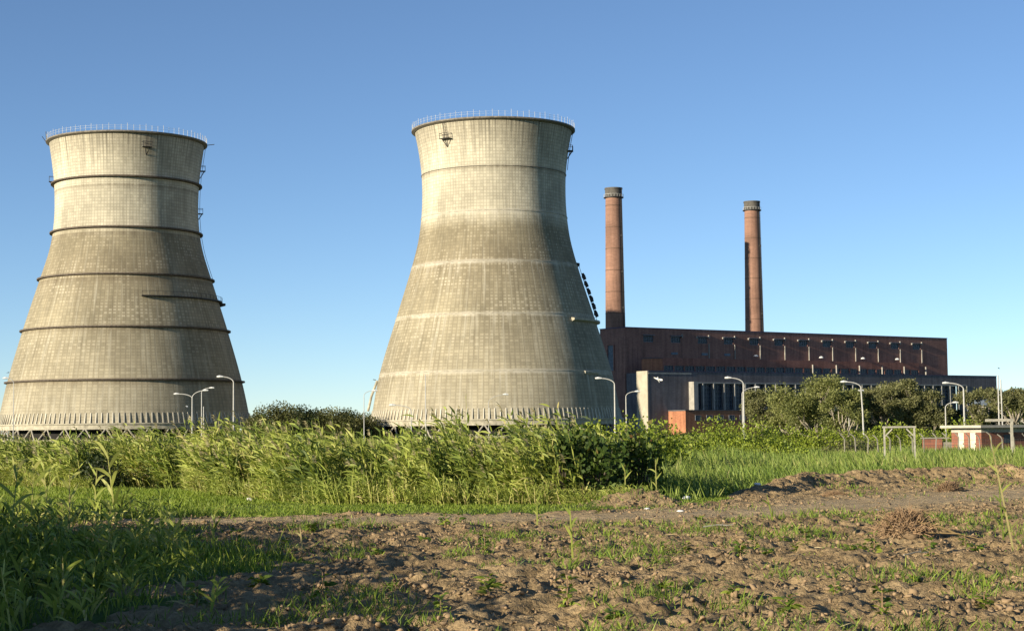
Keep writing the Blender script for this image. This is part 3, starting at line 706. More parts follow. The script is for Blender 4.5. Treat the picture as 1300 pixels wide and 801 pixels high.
# chimneys: stand through the roof, things of their own
def chimney(name, loc, top, r0, r1, label):
    root = empty(name, loc); tag(root, label, 'chimney', 'brick chimneys')
    zc = top-3.9; rr = lambda z: r0+(r1-r0)*z/top
    MB().lathe([(rr(z), z) for z in np.linspace(0, zc, 16)], 48).build('shaft', MT['chim'], root, smooth=True)
    MB().lathe([(rr(zc)+.18, zc), (r1+.2, top-.6), (r1+.4, top-.6), (r1+.4, top), (r1-.6, top), (r1-.6, zc-3)], 48).build('cap', MT['chimcap'], root, smooth=False)
    MB().lathe([(rr(zc)+.02, zc-.3), (rr(zc)+.75, zc-.3), (rr(zc)+.75, zc+.05), (rr(zc)+.2, zc+.05)], 40, closed=True).build('walkway', MT['steel'], root)
    b = MB()
    for k in range(20):
        a = 2*math.pi*k/20; q = rr(zc)+.7; b.tube([(q*math.sin(a), -q*math.cos(a), zc), (q*math.sin(a), -q*math.cos(a), zc+1.1)], .05, 4)
    b.lathe([(rr(zc)+.66, zc+1.1), (rr(zc)+.74, zc+1.1), (rr(zc)+.74, zc+1.18)], 40, closed=True); b.build('railing', MT['rail'], root)
    b = MB(); ph_ = R(52)
    for z in np.arange(44, top-1, 1.0):
        q = rr(z)+.35; b.box(q*math.sin(ph_)-.3, q*math.sin(ph_)+.3, -q*math.cos(ph_)-.06, -q*math.cos(ph_)+.06, z, z+.12)
    for s in (-.3, .3): b.tube([((rr(44)+.35)*math.sin(ph_)+s, -(rr(44)+.35)*math.cos(ph_), 44), ((r1+.35)*math.sin(ph_)+s, -(r1+.35)*math.cos(ph_), top)], .09, 5)
    b.build('ladder', MT['steel'], root)
    for z in np.arange(52, top-6, 15):
        q = rr(z); MB().box(-.5, .5, -.5, .3, 0, .9).build('rest_platform', MT['steel'], root, loc=(q*math.sin(ph_), -q*math.cos(ph_), z))
    for z in np.arange(50, top-6, 9.0):
        MB().lathe([(rr(z)+.01, z), (rr(z)+.06, z), (rr(z)+.06, z+.25), (rr(z)+.01, z+.25)], 40, closed=True).build('iron_band', MT['rust'], root)
    return root
def loc_ph(s, p): return (45.9+.8083*s-.5888*p, 690+.5888*s+.8083*p, 0)
chimney('chimney', loc_ph(4.6, 11.4), 102.6, 4.75, 3.35, 'tall brick chimney rising from the sunlit gable end beside the right cooling tower')
chimney('chimney', loc_ph(84.2, 11.4), 102.6, 4.6, 3.3, 'further brick chimney standing alone above the middle of the long roof')

# ------------------------------------------------------------------ street lamps
def lamp(px, topy, Y, arms, label, H=None, rad=.10, mat='lamp', lean=0, group='street lamps along the power station road'):
    p = at(px, topy, Y); H = p.z; root = empty('street_lamp', (p.x, Y, 0)); tag(root, label, 'street lamp', group)
    hz0 = H-.9 if arms else H
    MB().tube([(0, 0, -.1), (lean*.3, 0, H*.5), (lean, 0, hz0)], [rad*1.25, rad, rad*.8], 8).tube([(0, 0, 0), (0, 0, 1.2)], rad*1.7, 8).build('pole', MT[mat], root)
    for (dx, dz) in arms:
        L = abs(dx)*Y/F; sg = 1 if dx > 0 else -1
        pts = [(lean, 0, hz0-.05)] + [(lean+sg*L*(1-math.cos(t)), 0, hz0+(.9+dz)*math.sin(t)) for t in np.linspace(.15, math.pi/2*.8, 6)]
        e = pts[-1]; pts.append((lean+sg*L, 0, e[2]+.05+dz*.2))
        MB().tube(pts, rad*.7, 8).build('arm', MT[mat], root)
        e = Vector(pts[-1]); b = MB(); sx = sg*.75
        b.tube([e-Vector((sg*.25, 0, 0)), e+Vector((sx*.4, 0, .04)), e+Vector((sx, 0, 0))], [.10, .19, .12], 8)
        b.build('lamp_head', MT['lamphead'], root)
    return root
lamp(17.5, 480, 270, [(-8, 0)], 'slim lamp post at the far left edge before the ringed tower', rad=.075)
lamp(244, 499, 300, [(-18, -.1), (15, .4)], 'double armed street lamp before the left cooling tower', rad=.11)
lamp(256, 492.5, 330, [(11, 0)], 'single armed street lamp just right of the double armed one', rad=.10)
lamp(258.5, 516, 345, [], 'short bare pole close behind the double armed lamp', rad=.10, group='bare poles')
lamp(296.5, 478, 255, [(-15, 0)], 'tall street lamp with arm to the left at right foot of the ringed tower', rad=.11)
lamp(462, 496, 300, [(12, 0)], 'thin grey street lamp between the two cooling towers', rad=.07)
lamp(540, 475, 290, [], 'bare slim pole against left part of the smooth tower', rad=.09, group='bare poles')
lamp(522, 514, 260, [(-22, 0)], 'low street lamp whose arm shows over the reeds at left foot of the smooth tower', rad=.09)
lamp(620, 505, 300, [(20, .5)], 'faint street lamp with arm rising right before the middle of the smooth tower', rad=.055)
lamp(780, 480, 250, [(-18, 0)], 'street lamp with arm to the left where smooth tower meets the power station', rad=.11)
lamp(794.5, 497, 300, [(13, 0)], 'smaller street lamp with arm to the right before the cream end wall', rad=.10)
lamp(943.5, 479.5, 250, [(-17, 0)], 'street lamp before the glazed hall, arm to the left, nearer of its pair', rad=.11)
lamp(942, 494, 320, [(17, .3)], 'street lamp before the glazed hall, arm to the right, behind its taller partner', rad=.09)
lamp(1095, 484.5, 245, [(-19, 0)], 'tall street lamp among the gum trees, arm to the left', rad=.11, lean=-.25)
lamp(1077, 496, 290, [(14, 0)], 'lower street lamp among the gum trees, arm to the right', rad=.10)
lamp(1223, 486, 245, [(-20, 0)], 'tall street lamp left of the flat roofed hut, arm to the left', rad=.13)
lamp(1200, 511, 290, [(11, 0)], 'low street lamp left of the flat roofed hut, arm to the right', rad=.11)
p = at(1268, 476, 190); root = empty('floodlight_mast', (p.x, 190, 0)); tag(root, 'tall pale twin tube mast rising behind the flat roofed hut', 'mast')
MB().tube([(-.14, 0, -.1), (-.1, 0, p.z)], .07, 8).tube([(.28, 0, -.1), (.2, 0, p.z-.5)], .07, 8).build('twin_pole', MT['lamp'], root)
b = MB()
for z in np.arange(.8, p.z-.6, .9): b.box(-.1, .22, -.03, .03, z, z+.06)
b.build('rungs', MT['lamp'], root)

# ------------------------------------------------------------------ birds
def bird(px, py, Y, span, label, mat, rz, roll):
    p = at(px, py, Y); root = empty('bird', p, rz); tag(root, label, 'bird'); root.rotation_euler = (R(20), R(roll), rz)
    b = MB(); s = span
    b.tube([(-.30*s, 0, 0), (-.22*s, 0, .01*s), (-.05*s, 0, 0), (.12*s, 0, 0), (.2*s, 0, .02*s), (.26*s, 0, .02*s), (.31*s, 0, .01*s)], [.012*s, .035*s, .065*s, .055*s, .035*s, .036*s, .006*s], 8)
    b.build('body', MT[mat], root, smooth=True)
    for sg in (-1, 1):
        b = MB(); st = [(0, .10, -.10, .02), (.22, .12, -.08, .10), (.36, .06, -.10, .07), (.5, -.10, -.16, .0)]
        vs = []
        for (y_, xa, xb, z_) in st: vs += [(xa*s, sg*y_*s, z_*s+.012*s), (xb*s, sg*y_*s, z_*s+.004*s), (xb*s, sg*y_*s, z_*s-.004*s), (xa*s, sg*y_*s, z_*s-.006*s)]
        fs = []
        for i in range(3):
            for j in range(4): fs.append((i*4+j, i*4+(j+1) % 4, (i+1)*4+(j+1) % 4, (i+1)*4+j))
        fs += [(0, 1, 2, 3), (12, 13, 14, 15)]
        b.add(vs, fs); b.build('wing', MT[mat], root)
    return root
bird(836, 482, 180, 1.25, 'white gull gliding before the dark lower hall wall', 'bird', R(60), 55)
bird(237.5, 516, 200, .55, 'small white bird flying low left of the double armed lamp', 'bird', R(20), 10)
bird(1268, 467.5, 190, .5, 'tiny dark bird in the sky above the tall mast', 'darkfeather', R(10), 15)
bird(10.5, 473, 230, .55, 'tiny dark bird beside the lamp post at the far left', 'darkfeather', R(-20), 15)

# ------------------------------------------------------------------ hut, frames, fence
c = at(1246, 560, 165)
hut = empty('brick_hut', (c.x, c.y, 0), math.atan2(.5, .866)); tag(hut, 'small flat roofed brick hut with white upper band at the right edge', 'hut')
# local +x to the right-back, +y to the left-back
b = MB(); Wd, Ln = 4.0, 12
b.box(0, Ln, 0, .22, 0, 2.15).box(0, Ln, Wd-.22, Wd, 0, 2.15).box(Ln-.22, Ln, .22, Wd-.22, 0, 2.15)
b.box(0, .22, .22, .75, 0, 2.15).box(0, .22, 1.55, 2.35, 0, 2.15).box(0, .22, 3.15, Wd-.22, 0, 2.15)
b.build('brick_wall', MT['hutbrick'], hut)
MB().box(-.01, Ln+.01, -.01, Wd+.01, 2.155, 2.62).build('plaster_band', MT['hutwhite'], hut)
MB().box(-.75, Ln+.7, -.7, Wd+.7, 2.625, 2.83).build('roof', MT['roof'], hut)
MB().box(-.80, -.755, -.75, Wd+.75, 2.60, 2.86).box(-.755, Ln+.75, -.75, -.705, 2.60, 2.86).build('fascia', MT['hutwhite'], hut)
for y0 in (.75, 2.35):
    d = MB().box(.06, .12, y0, y0+.8, 0, 2.15).build('door', MT['door'], hut)
    MB().box(.0, .06, y0+.08, y0+.16, 1.0, 1.12).build('handle', MT['steel'], d)
for xx in (3, 6.5): MB().box(xx, xx+1.2, -.04, -.002, 1.1, 1.9).build('window', MT['glass'], hut)

c = at(1176, 575, 170); wl = empty('brick_wall', (c.x, c.y, 0), R(-4)); tag(wl, 'low brick wall stub with paler cap left of the hut', 'wall')
MB().box(-.3, 1.6, 0, .5, 0, 1.55).build('masonry', MT['hutbrick'], wl); MB().box(-.45, 2.3, -.1, .6, 1.555, 1.68).build('cap', MT['post'], wl)
MB().box(1.6, 3.4, .1, .4, 0, 1.2).build('low_section', MT['post'], wl)

def timber(p, q, t): return MB().tube([p, q], t, 4)
c0 = at(1122, 560, 118); c1 = at(1162, 560, 118); gf = empty('timber_goal_frame', ((c0.x+c1.x)/2, 118, 0)); tag(gf, 'weathered white goal frame with corner braces standing in the grass', 'goal frame')
hw = (c1.x-c0.x)/2-.05; tz = 2.83
for s in (-1, 1):
    MB().box(s*hw-.055, s*hw+.055, -.055, .055, -.1, tz-.062).build('post', MT['wood'], gf)
    MB().tube([(s*(hw-.06), 0, tz-.62), (s*(hw-.55), 0, tz-.12)], .06, 4).build('brace', MT['wood'], gf)
MB().box(-hw-.12, hw+.12, -.065, .065, tz-.06, tz+.065).build('crossbar', MT['wood'], gf)

c0 = at(1251, 533, 140); c1 = at(1284, 533, 140); gp = empty('gantry_post', (c1.x, 140, 0)); tag(gp, 'pale post carrying a long horizontal beam in front of the hut', 'post')
MB().box(-.09, .09, -.09, .09, -.1, c1.z-.12).build('post', MT['wood'], gp)
MB().box(c0.x-c1.x, .15, -.11, .11, c1.z-.115, c1.z+.1).build('beam', MT['wood'], gp)

fn = empty('wire_fence', (at(1180, 560, 150).x, 150, 0)); tag(fn, 'wire fence on bent topped concrete posts along the far side of the field', 'fence')
pm = None; k = 0
for xx in np.arange(-7.5, 9.9, 1.0):
    if pm is None:
        pm = MB().tube([(0, 0, -.1), (0, 0, 1.75), (-.1, -.02, 1.95), (-.38, -.05, 2.2)], [.07, .055, .055, .045], 5).build('fence_post', MT['post'], fn, loc=(xx, 0, 0))
    else:
        q = pm.copy(); C.objects.link(q); q.parent = fn; q.location = (xx, random.uniform(-.05, .05), random.uniform(-.12, .08)); q.rotation_euler = (random.uniform(-.04, .04), random.uniform(-.07, .07), random.uniform(-.5, .4))
b = MB()
for z in (.4, .8, 1.2, 1.6): b.tube([(-7.5, 0, z), (1, .02, z-.05), (9.9, 0, z)], .012, 4)
for xx in np.arange(-7.4, 9.9, .22): b.tube([(xx, 0, .2), (xx+.05, 0, 1.65)], .006, 3)
b.build('wire_netting', MT['steel'], fn)

# pale house beyond the trees
h = at(1290, 520, 420); hs = empty('house', (h.x, 420, 0), R(-8)); tag(hs, 'pale house glimpsed through the trees at the far right', 'house')
MB().box(-9, 12, 0, 9, 0, 7.5).build('wall', MT['hutwhite'], hs)
MB().add([(-9.6, -.6, 7.5), (12.6, -.6, 7.5), (12.6, 9.6, 7.5), (-9.6, 9.6, 7.5), (-9.6, 4.5, 10.2), (12.6, 4.5, 10.2)], [(0, 1, 5, 4), (2, 3, 4, 5), (1, 2, 5), (3, 0, 4), (0, 3, 2, 1)]) or None
rb = MB(); rb.add([(-9.6, -.6, 7.505), (12.6, -.6, 7.505), (12.6, 9.6, 7.505), (-9.6, 9.6, 7.505), (-9.6, 4.5, 10.2), (12.6, 4.5, 10.2)], [(0, 1, 5, 4), (2, 3, 4, 5), (1, 2, 5), (3, 0, 4), (0, 3, 2, 1)])
rb.build('roof', MT['frame'], hs)
for xx in (-6, -1, 4, 8): MB().box(xx, xx+1.6, -.06, -.002, 4.4, 6.2).build('window', MT['glass'], hs)

# ------------------------------------------------------------------ trees and bushes
def tree(px, topy, wpx, Y, label, cat='tree', name='gum_tree', leaf='gum', bark='bark', base=0.45, dens=1.0, lsz=.38, seed=0, lumps=None, flat=.6, group=None, x=None, htot=None, wm=None):
    global RNG
    sv = RNG; RNG = np.random.default_rng(seed+100); rn = random.Random(seed)
    if x is None:
        p = at(px, topy, Y); x, H, W = p.x, p.z, wpx*Y/F
    else: H, W = htot, wm
    root = empty(name, (x, Y, 0)); tag(root, label, cat, group)
    t = MB(); cen = []; rad = []
    fork = H*base*.55
    lean = rn.uniform(-.06, .06)*H
    t.tube([(0, 0, -.2), (lean*.3, 0, fork*.5), (lean*.6, 0, fork)], [H*.035, H*.028, H*.024], 7)
    nl = lumps or 7
    for k in range(nl):
        a = 2*math.pi*(k+rn.random()*.7)/nl; rr = (W/2)*rn.uniform(.35, .80); z = H*rn.uniform(base+.05, .88)
        if k == 0: rr *= .25; z = H*.86
        e = Vector((lean+rr*math.cos(a), rr*math.sin(a)*.8, z)); s0 = Vector((lean*.6, 0, fork*rn.uniform(.7, 1)))
        m = s0.lerp(e, .5)+Vector((rn.uniform(-.08, .08)*W, 0, -.04*H))
        t.tube([s0, m, e], [H*.018, H*.012, H*.005], 5)
        for q in range(3):
            e2 = e+Vector((rn.uniform(-1, 1)*W*.13, rn.uniform(-1, 1)*W*.12, rn.uniform(-.05, .09)*H)); t.tube([m.lerp(e, .4), m.lerp(e2, .8), e2], [H*.008, H*.006, H*.003], 4)
            cen.append(tuple(e2)); rad.append(W*rn.uniform(.11, .18))
        cen.append(tuple(e)); rad.append(W*rn.uniform(.15, .22))
    cen = [(c_[0], c_[1], min(c_[2], H-r_*flat*.9)) for c_, r_ in zip(cen, rad)]
    t.build('trunk', MT[bark], root, smooth=True)
    nlv = int(dens*10*W*H/(lsz*lsz)*.55)
    V, Q, r = leafcloud(cen, rad, min(nlv, 20000), lsz, flat, .45, 1.7)
    npmesh('crown', V, Q, LM[leaf], root, r)
    RNG = sv; return root
# line of trees between the towers
skyl = []
tl = 'trees on the skyline between the towers'
for i, (px, ty, wp, Y, lf, lab) in enumerate([
    (326, 523, 22, 480, 'farw', 'small olive tree tucked against the foot of the ringed tower'),
    (350, 507, 44, 470, 'farw', 'tallest olive tree on the skyline just right of the ringed tower'),
    (380, 512, 34, 500, 'dark', 'dark rounded tree next right of the tallest skyline tree'),
    (401, 517, 32, 520, 'dark', 'second dark tree on the skyline, right of centre gap'),
    (420, 514, 40, 500, 'farw', 'broad olive tree midway between the towers'),
    (441, 517, 28, 520, 'dark', 'dark tree just left of the thin grey lamp'),
    (460, 521, 30, 520, 'farw', 'low tree behind the thin grey lamp'),
    (479, 521, 30, 540, 'farw', 'low tree against the left foot of the smooth tower')]):
    skyl.append((px, ty, wp, Y, lf, lab, i))
# gum trees before the power station
gt = 'gum trees in front of the power station'
for i, (px, ty, wp, Y, lf, bs, lab) in enumerate([
    (966, 494, 44, 330, 'gumb', .3, 'thin brownish gum tree under the lamps before the glazed hall'),
    (1002, 500, 44, 315, 'gum', .25, 'low olive gum left of the big green gum'),
    (1038, 477, 84, 300, 'gum', .12, 'largest green gum tree with full crown before the glazed hall'),
    (1072, 494, 50, 290, 'gum', .2, 'gum tree behind the lower lamp of the pair'),
    (1117, 481, 52, 310, 'gumb', .34, 'open crowned gum with pale bare limbs right of the tall lamp'),
    (1146, 481, 54, 300, 'gumb', .3, 'flat topped brownish gum with tangled pale limbs'),
    (1178, 494, 52, 300, 'gumb', .25, 'leaning brownish gum with bare branches left of the hut lamps'),
    (1130, 515, 80, 320, 'dark', .1, 'dark understorey tree beneath the bare limbed gums'),
    (1190, 515, 60, 320, 'dark', .1, 'dark tree behind the low lamp'),
    (1243, 492, 46, 300, 'gumb', .1, 'rounded brownish gum at the right end of the power station'),
    (1216, 520, 40, 320, 'dark', .1, 'dark bushy tree behind the tall hut lamp'),
    (1287, 492, 54, 290, 'gumb', .6, 'spreading gum with open crown at the right edge'),
    (1275, 512, 60, 330, 'dark', .15, 'dark tree beneath the spreading gum at the right edge'),
    (1010, 520, 90, 340, 'dark', .1, 'dark undergrowth tree beneath the big green gum'),
    (1060, 518, 70, 345, 'dark', .1, 'dark tree between the two tree groups'),
    (1316, 500, 50, 300, 'gum', .35, 'gum tree cut by the right edge of the view')]):
    tree(px, ty, wp*1.3, Y, lab, leaf=lf, base=bs, dens=(2.6 if lf == 'gumb' else 3.0), lsz=.36, seed=i+30, lumps=12, flat=.72, group=gt)

def bush(px, topy, wpx, Y, label, leaf='bush', lsz=.16, seed=0, name='bush', dens=1, cat='bush', group=None, nl=9, elong=1.6, depth=.8, x=None, H=None, W=None):
    global RNG
    sv = RNG; RNG = np.random.default_rng(seed+500); rn = random.Random(seed)
    if x is None: p = at(px, topy, Y); x, H, W = p.x, p.z, wpx*Y/F
    g0 = hz_(x, Y) if Y < 130 else 0
    root = empty(name, (x, Y, g0)); H -= g0; tag(root, label, cat, group)
    t = MB(); cen = []; rad = []
    for k in range(nl):
        fx = -1+2*(k+.5)/nl; r_ = min(H*.36, W*.26)*rn.uniform(.75, 1.15)
        z = (H-r_)*math.sqrt(max(.25, 1-fx*fx*.75))*rn.uniform(.82, 1.0) if k != nl//2 else H-r_
        c_ = Vector((fx*(W/2-r_*.6), rn.uniform(-.5, .5)*W*depth*.4, max(z, r_*.6))); cen.append(tuple(c_)); rad.append(r_)
        for q in range(2): cen.append((c_.x+rn.uniform(-.5, .5)*r_, c_.y+rn.uniform(-.7, .3)*r_, max(r_*.4, c_.z-rn.uniform(.5, 1.4)*r_))); rad.append(r_*.9)
        cen.append((c_.x*1.05, c_.y-rn.uniform(.2, .6)*r_, r_*rn.uniform(.3, .7))); rad.append(r_*.75)
        t.tube([(fx*.25, 0, -.1), (c_.x*.6, c_.y*.5, c_.z*.5), tuple(c_)], [.07, .045, .015], 5)
    t.build('stem', MT['darkbark'], root)
    V, Q, r = leafcloud(cen, rad, min(26000, int(dens*7*W*H/(lsz*lsz))), lsz, .95, .4, elong)
    npmesh('foliage', V, Q, LM[leaf], root, r); RNG = sv
    return root
for px, ty, wp, Y, lf, lab, i in skyl:
    bush(px, ty, wp*1.7, Y, lab, lf, .5, 200+i, name='tree', cat='tree', group=tl, dens=3.2, nl=8, elong=1.4)
bg_ = 'green bushes beyond the field'
for i, (px, ty, wp, Y, lf, lab) in enumerate([
    (800, 523, 70, 105, 'bush', 'rounded bright green bush rising behind the leafy shrub'),
    (840, 527, 56, 112, 'bush', 'dark green bush just left of the orange annex'),
    (752, 530, 50, 100, 'bush', 'green bush between the reeds and the leafy shrub'),
    (882, 543, 60, 150, 'bush', 'low green bush below the orange annex'),
    (912, 527, 60, 165, 'bush', 'tall bright green bush right of the orange annex'),
    (958, 531, 56, 170, 'bush', 'bright green bush below the lamp pair of the glazed hall'),
    (1000, 541, 52, 180, 'bush', 'low green bush beneath the big gum'),
    (1040, 540, 56, 180, 'bush', 'low green bush left of the lower lamp in the gums'),
    (1085, 545, 60, 180, 'bush', 'low green bush at the foot of the tall lamp in the gums'),
    (1132, 535, 62, 190, 'bush', 'green domed bush behind the goal frame'),
    (1180, 544, 52, 195, 'bush', 'green bush right of the goal frame'),
    (1222, 530, 46, 210, 'bush', 'small green bush behind the hut roof'),
    (1080, 556, 60, 160, 'gumb', 'dry olive bush left of the goal frame'),
    (985, 556, 70, 150, 'bush', 'green bush edging the far grass left of centre field')]):
    bush(px, ty-(4 if i > 3 else 0), wp*1.3, Y, lab, lf, .17+.0004*Y, seed=i, group=bg_, dens=1.1)
# big leafy shrub
bush(750, 528, 100, 69, 'big broad leaved shrub with a few reddish leaves at right end of the reeds', 'broad', .27, 61, 'broadleaf_shrub', dens=1.0, cat='shrub', nl=10)
bush(808, 534, 88, 71.0, 'broad leaved shrub joined on the right with taller rounded top', 'broad', .27, 62, 'broadleaf_shrub', dens=1.0, cat='shrub', nl=10)
bush(712, 548, 46, 68.5, 'small dark leaved shrub hemmed in by reeds left of the big shrub', 'broad', .24, 63, 'broadleaf_shrub', dens=1.0, cat='shrub', nl=6)
bush(160, 550, 72, 98, 'dark broad leaved shrub standing in a gap of the reeds on the left', 'broad', .24, 64, 'broadleaf_shrub', dens=1.0, cat='shrub', nl=9)
bush(128, 568, 60, 92, 'low dark shrub left of the shrub in the reed gap', 'dark', .16, 65, 'broadleaf_shrub', dens=.9, cat='shrub', nl=7)
bush(10, 572, 30, 100, 'small dark shrub in the reeds at the left edge', 'dark', .16, 66, 'broadleaf_shrub', dens=.9, cat='shrub', nl=6)

# trees behind the photographer's left whose shadow falls over the near left corner
for i, (x, y, h_, w_, nm) in enumerate([(-12.6, 20, 3.2, 7, 'first'), (-14.6, 25.5, 3.6, 7.5, 'second'), (-17.0, 31, 4.0, 8, 'third'), (-19.0, 37, 4.2, 8, 'fourth'), (-21.2, 43, 4.2, 8, 'fifth'), (-25.0, 50, 4.2, 7, 'sixth'),
        (-11.2, 24.0, 2.4, 6, 'seventh'), (-13.4, 30, 2.6, 6.5, 'eighth'), (-15.6, 36, 2.8, 6.5, 'ninth'), (-17.8, 42, 2.8, 6.5, 'tenth')]):
    bush(0, 0, 0, y, 'dense dark bush outside the left border of the view, %s counted from the camera' % nm, 'dark', .24, 80+i, 'hedge_bush', x=x, H=h_+1.0, W=w_, dens=1.6, nl=7, group='bushes shading the left corner', depth=1.0)

# ------------------------------------------------------------------ single plants in the foreground
def reed_plant(px, py, hpx, label, lean=0., nleaf=6, leafl=.55, wl=.045, mat='reed', tone=.4, seed=0, tip=True):
    global RNG
    sv = RNG; RNG = np.random.default_rng(seed+900)
    g = gr(px, py); z = hz_(g.x, g.y); H = hpx*g.y/F
    root = empty('reed_plant', (g.x, g.y, z)); tag(root, label, 'reed plant', 'single reed plants in the foreground')
    n = 1; b = np.zeros((1, 3)); d = unit(np.array([[lean, 0, 1.]]))
    V, Q, r = ribbons(b-[[0, 0, .05]], d, np.array([H]), np.array([.045]), np.array([.04]), 5, side=np.array([[0, 1., 0]]), prof=np.array([1, .95, .9, .8, .6, .25]), rnd=np.array([min(1, tone+.2)]))
    npmesh('stem', V, Q, LM[mat], root, r)
    P = []
    for k in range(nleaf):
        t = .18+.8*k/nleaf; p = d*H*t; p[:, 2] -= .04*H*t*t; s = -1 if k % 2 else 1
        ld = d*RNG.uniform(.8, 1.4)+np.array([[s*RNG.uniform(.35, .8), RNG.uniform(-.5, .5), 0]])
        P.append(ribbons(p, ld, np.array([leafl*RNG.uniform(.7, 1.2)]), np.array([wl]), np.array([RNG.uniform(.1, .6)]), 6, side=np.array([[RNG.uniform(-.4, .4), 1., .2]]), rnd=np.clip(np.array([tone+RNG.normal()*.12]), 0, 1)))
    V, Q, r = merge(P); npmesh('leaves', V, Q, LM[mat], root, r); RNG = sv
reed_plant(1288, 702, 163, 'tall single reed stalk leaning left at the right edge', -.17, 5, .5, .05, tone=.72, seed=1)
reed_plant(1275, 690, 95, 'dark short reed beside the tall stalk at the right edge', -.05, 5, .4, .05, tone=.05, seed=2)
reed_plant(727, 712, 70, 'upright reed sprout at the bottom, right of the middle', -.04, 4, .45, .07, tone=.35, seed=3)
reed_plant(794, 640, 52, 'left pale young reed standing before the big leafy shrub', 0, 4, .5, .06, tone=.6, seed=4)
reed_plant(834, 641, 58, 'right pale young reed standing before the big leafy shrub', -.02, 5, .5, .06, tone=.62, seed=5)
reed_plant(982, 668, 40, 'short dark reed sprout on the soil right of centre', -.2, 2, .3, .05, tone=.2, seed=6)
reed_plant(150, 690, 125, 'arching reed with long leaf bending right in the left corner', -.12, 8, 1.2, .10, tone=.6, seed=7)
reed_plant(88, 683, 88, 'upright pale reed in the left corner beneath the arching one', 0, 5, .9, .09, tone=.7, seed=8)
reed_plant(38, 680, 95, 'broad leaved reed near the left edge', .05, 7, .9, .11, tone=.6, seed=9)
reed_plant(12, 690, 110, 'tall reed at the very left edge', .1, 7, 1.0, .10, tone=.6, seed=10)
reed_plant(62, 662, 80, 'reed between the left edge and the upright pale reed', -.1, 6, .8, .09, tone=.6, seed=11)
reed_plant(118, 668, 78, 'slender reed right of the upright pale reed', .06, 6, .8, .08, tone=.6, seed=12)
reed_plant(205, 676, 50, 'short reed sprout where shade meets soil', -.05, 4, .4, .045, tone=.35, seed=13)
reed_plant(270, 700, 60, 'reed sprout with spread leaves on the soil right of the shaded corner', .05, 5, .5, .05, tone=.4, seed=14)
reed_plant(385, 705, 45, 'pale dry reed sprout on the soil left of the middle', -.1, 2, .3, .05, tone=.95, seed=15)
reed_plant(682, 668, 36, 'young sprout with spread leaves in the middle of the path edge', .0, 5, .35, .05, tone=.4, seed=16)

# broad leaved weeds: one mesh, copied
def weed_proto(seed, nl, L, W, up):
    global RNG
    sv = RNG; RNG = np.random.default_rng(seed)
    root = empty('leafy_weed', (0, 0, 0)); P = []
    for k in range(nl):
        az = 2*math.pi*k/nl+RNG.uniform(-.4, .4); hgt0 = RNG.uniform(0, up)
        P.append(ribbons(np.array([[.03*math.cos(az), .03*math.sin(az), hgt0]]), np.array([[math.cos(az), math.sin(az), RNG.uniform(.3, 1.1)]]), np.array([L*RNG.uniform(.6, 1.2)]), np.array([W*RNG.uniform(.7, 1.2)]),
                         np.array([RNG.uniform(.3, .8)]), 6, side=np.array([[0, 0, 1.]])+RNG.normal(size=(1, 3))*.3, prof=np.array([.12, .45, .9, 1, .8, .45, .05]), rnd=np.array([RNG.random()])))
    V, Q, r = merge(P); npmesh('leaves', V, Q, LM['weed'], root, r)
    MB().tube([(0, 0, -.05), (0.01, 0, up+.02)], [.012, .008], 5).build('stem', MT['root'], root); RNG = sv
    return root
protos = [weed_proto(1, 24, .2, .10, .26), weed_proto(2, 34, .17, .075, .38), weed_proto(3, 20, .22, .12, .14)]
spots = [(940, 706), (958, 700), (975, 708), (870, 703), (845, 700), (888, 668), (425, 672), (436, 676), (395, 678), (565, 672), (582, 668), (350, 700), (362, 695), (470, 700), (480, 705), (700, 705), (672, 697),
         (995, 690), (1010, 700), (1022, 697), (1080, 705), (1095, 694), (1110, 700), (1120, 672), (1105, 668), (1225, 694), (1240, 700), (640, 690), (615, 700), (540, 690), (250, 705), (300, 700), (890, 640), (760, 655), (1180, 708), (500, 745),
         (620, 760), (720, 770), (845, 750), (930, 765), (1060, 760), (1160, 745), (1250, 770), (410, 765), (330, 750), (250, 775), (560, 785), (780, 790), (1000, 790), (1120, 788)]
side_ = lambda px: 'left' if px < 450 else ('middle' if px < 850 else 'right')
for i, (px, py) in enumerate(spots):
    g = gr(px, py); pr = protos[i % 3]; o = pr if i < 3 else copy_tree(pr)
    o.location = (g.x, g.y, hz_(g.x, g.y)); o.rotation_euler = (0, 0, random.uniform(0, 6.28)); s = random.uniform(.8, 1.45); o.scale = (s, s, s)
    kd = ('medium', 'tall narrow-leaved', 'low wide-leaved')[i % 3]
    tag(o, 'green broad leaved weed growing in the turned soil', 'weed', 'broad leaved weeds in the soil')

# heap of uprooted roots
g = gr(1150, 684); z = hz_(g.x, g.y); hp = empty('root_heap', (g.x, g.y, z)); tag(hp, 'heap of torn out brown roots and dry stalks on the soil at lower right', 'root heap')
V = IV.copy(); V, Fi = icos(2); rr_ = 1+.5*(np.random.default_rng(5).random(len(V))-.5); V = V*rr_[:, None]*np.array([.62, .42, .40]); V[:, 0] += .05*V[:, 2]
npmesh('earth_core', V, Fi, MT['clod'], hp)
b = MB(); rn = random.Random(4)
for k in range(420):
    a = rn.uniform(0, 6.28); e = rn.uniform(.1, 1.4); d = Vector((math.cos(a)*math.cos(e)*.75, math.sin(a)*math.cos(e)*.5, math.sin(e)*.55)); o = d*1.0
    t = Vector((rn.uniform(-1, 1), rn.uniform(-.6, .6), rn.uniform(-.9, .3))).normalized()*rn.uniform(.15, .5)
    b.tube([o*.85, o*1.15+t*.4+Vector((0, 0, .05)), o+t], [.014, .011, .005], 4)
b.build('roots', MT['root'], hp)
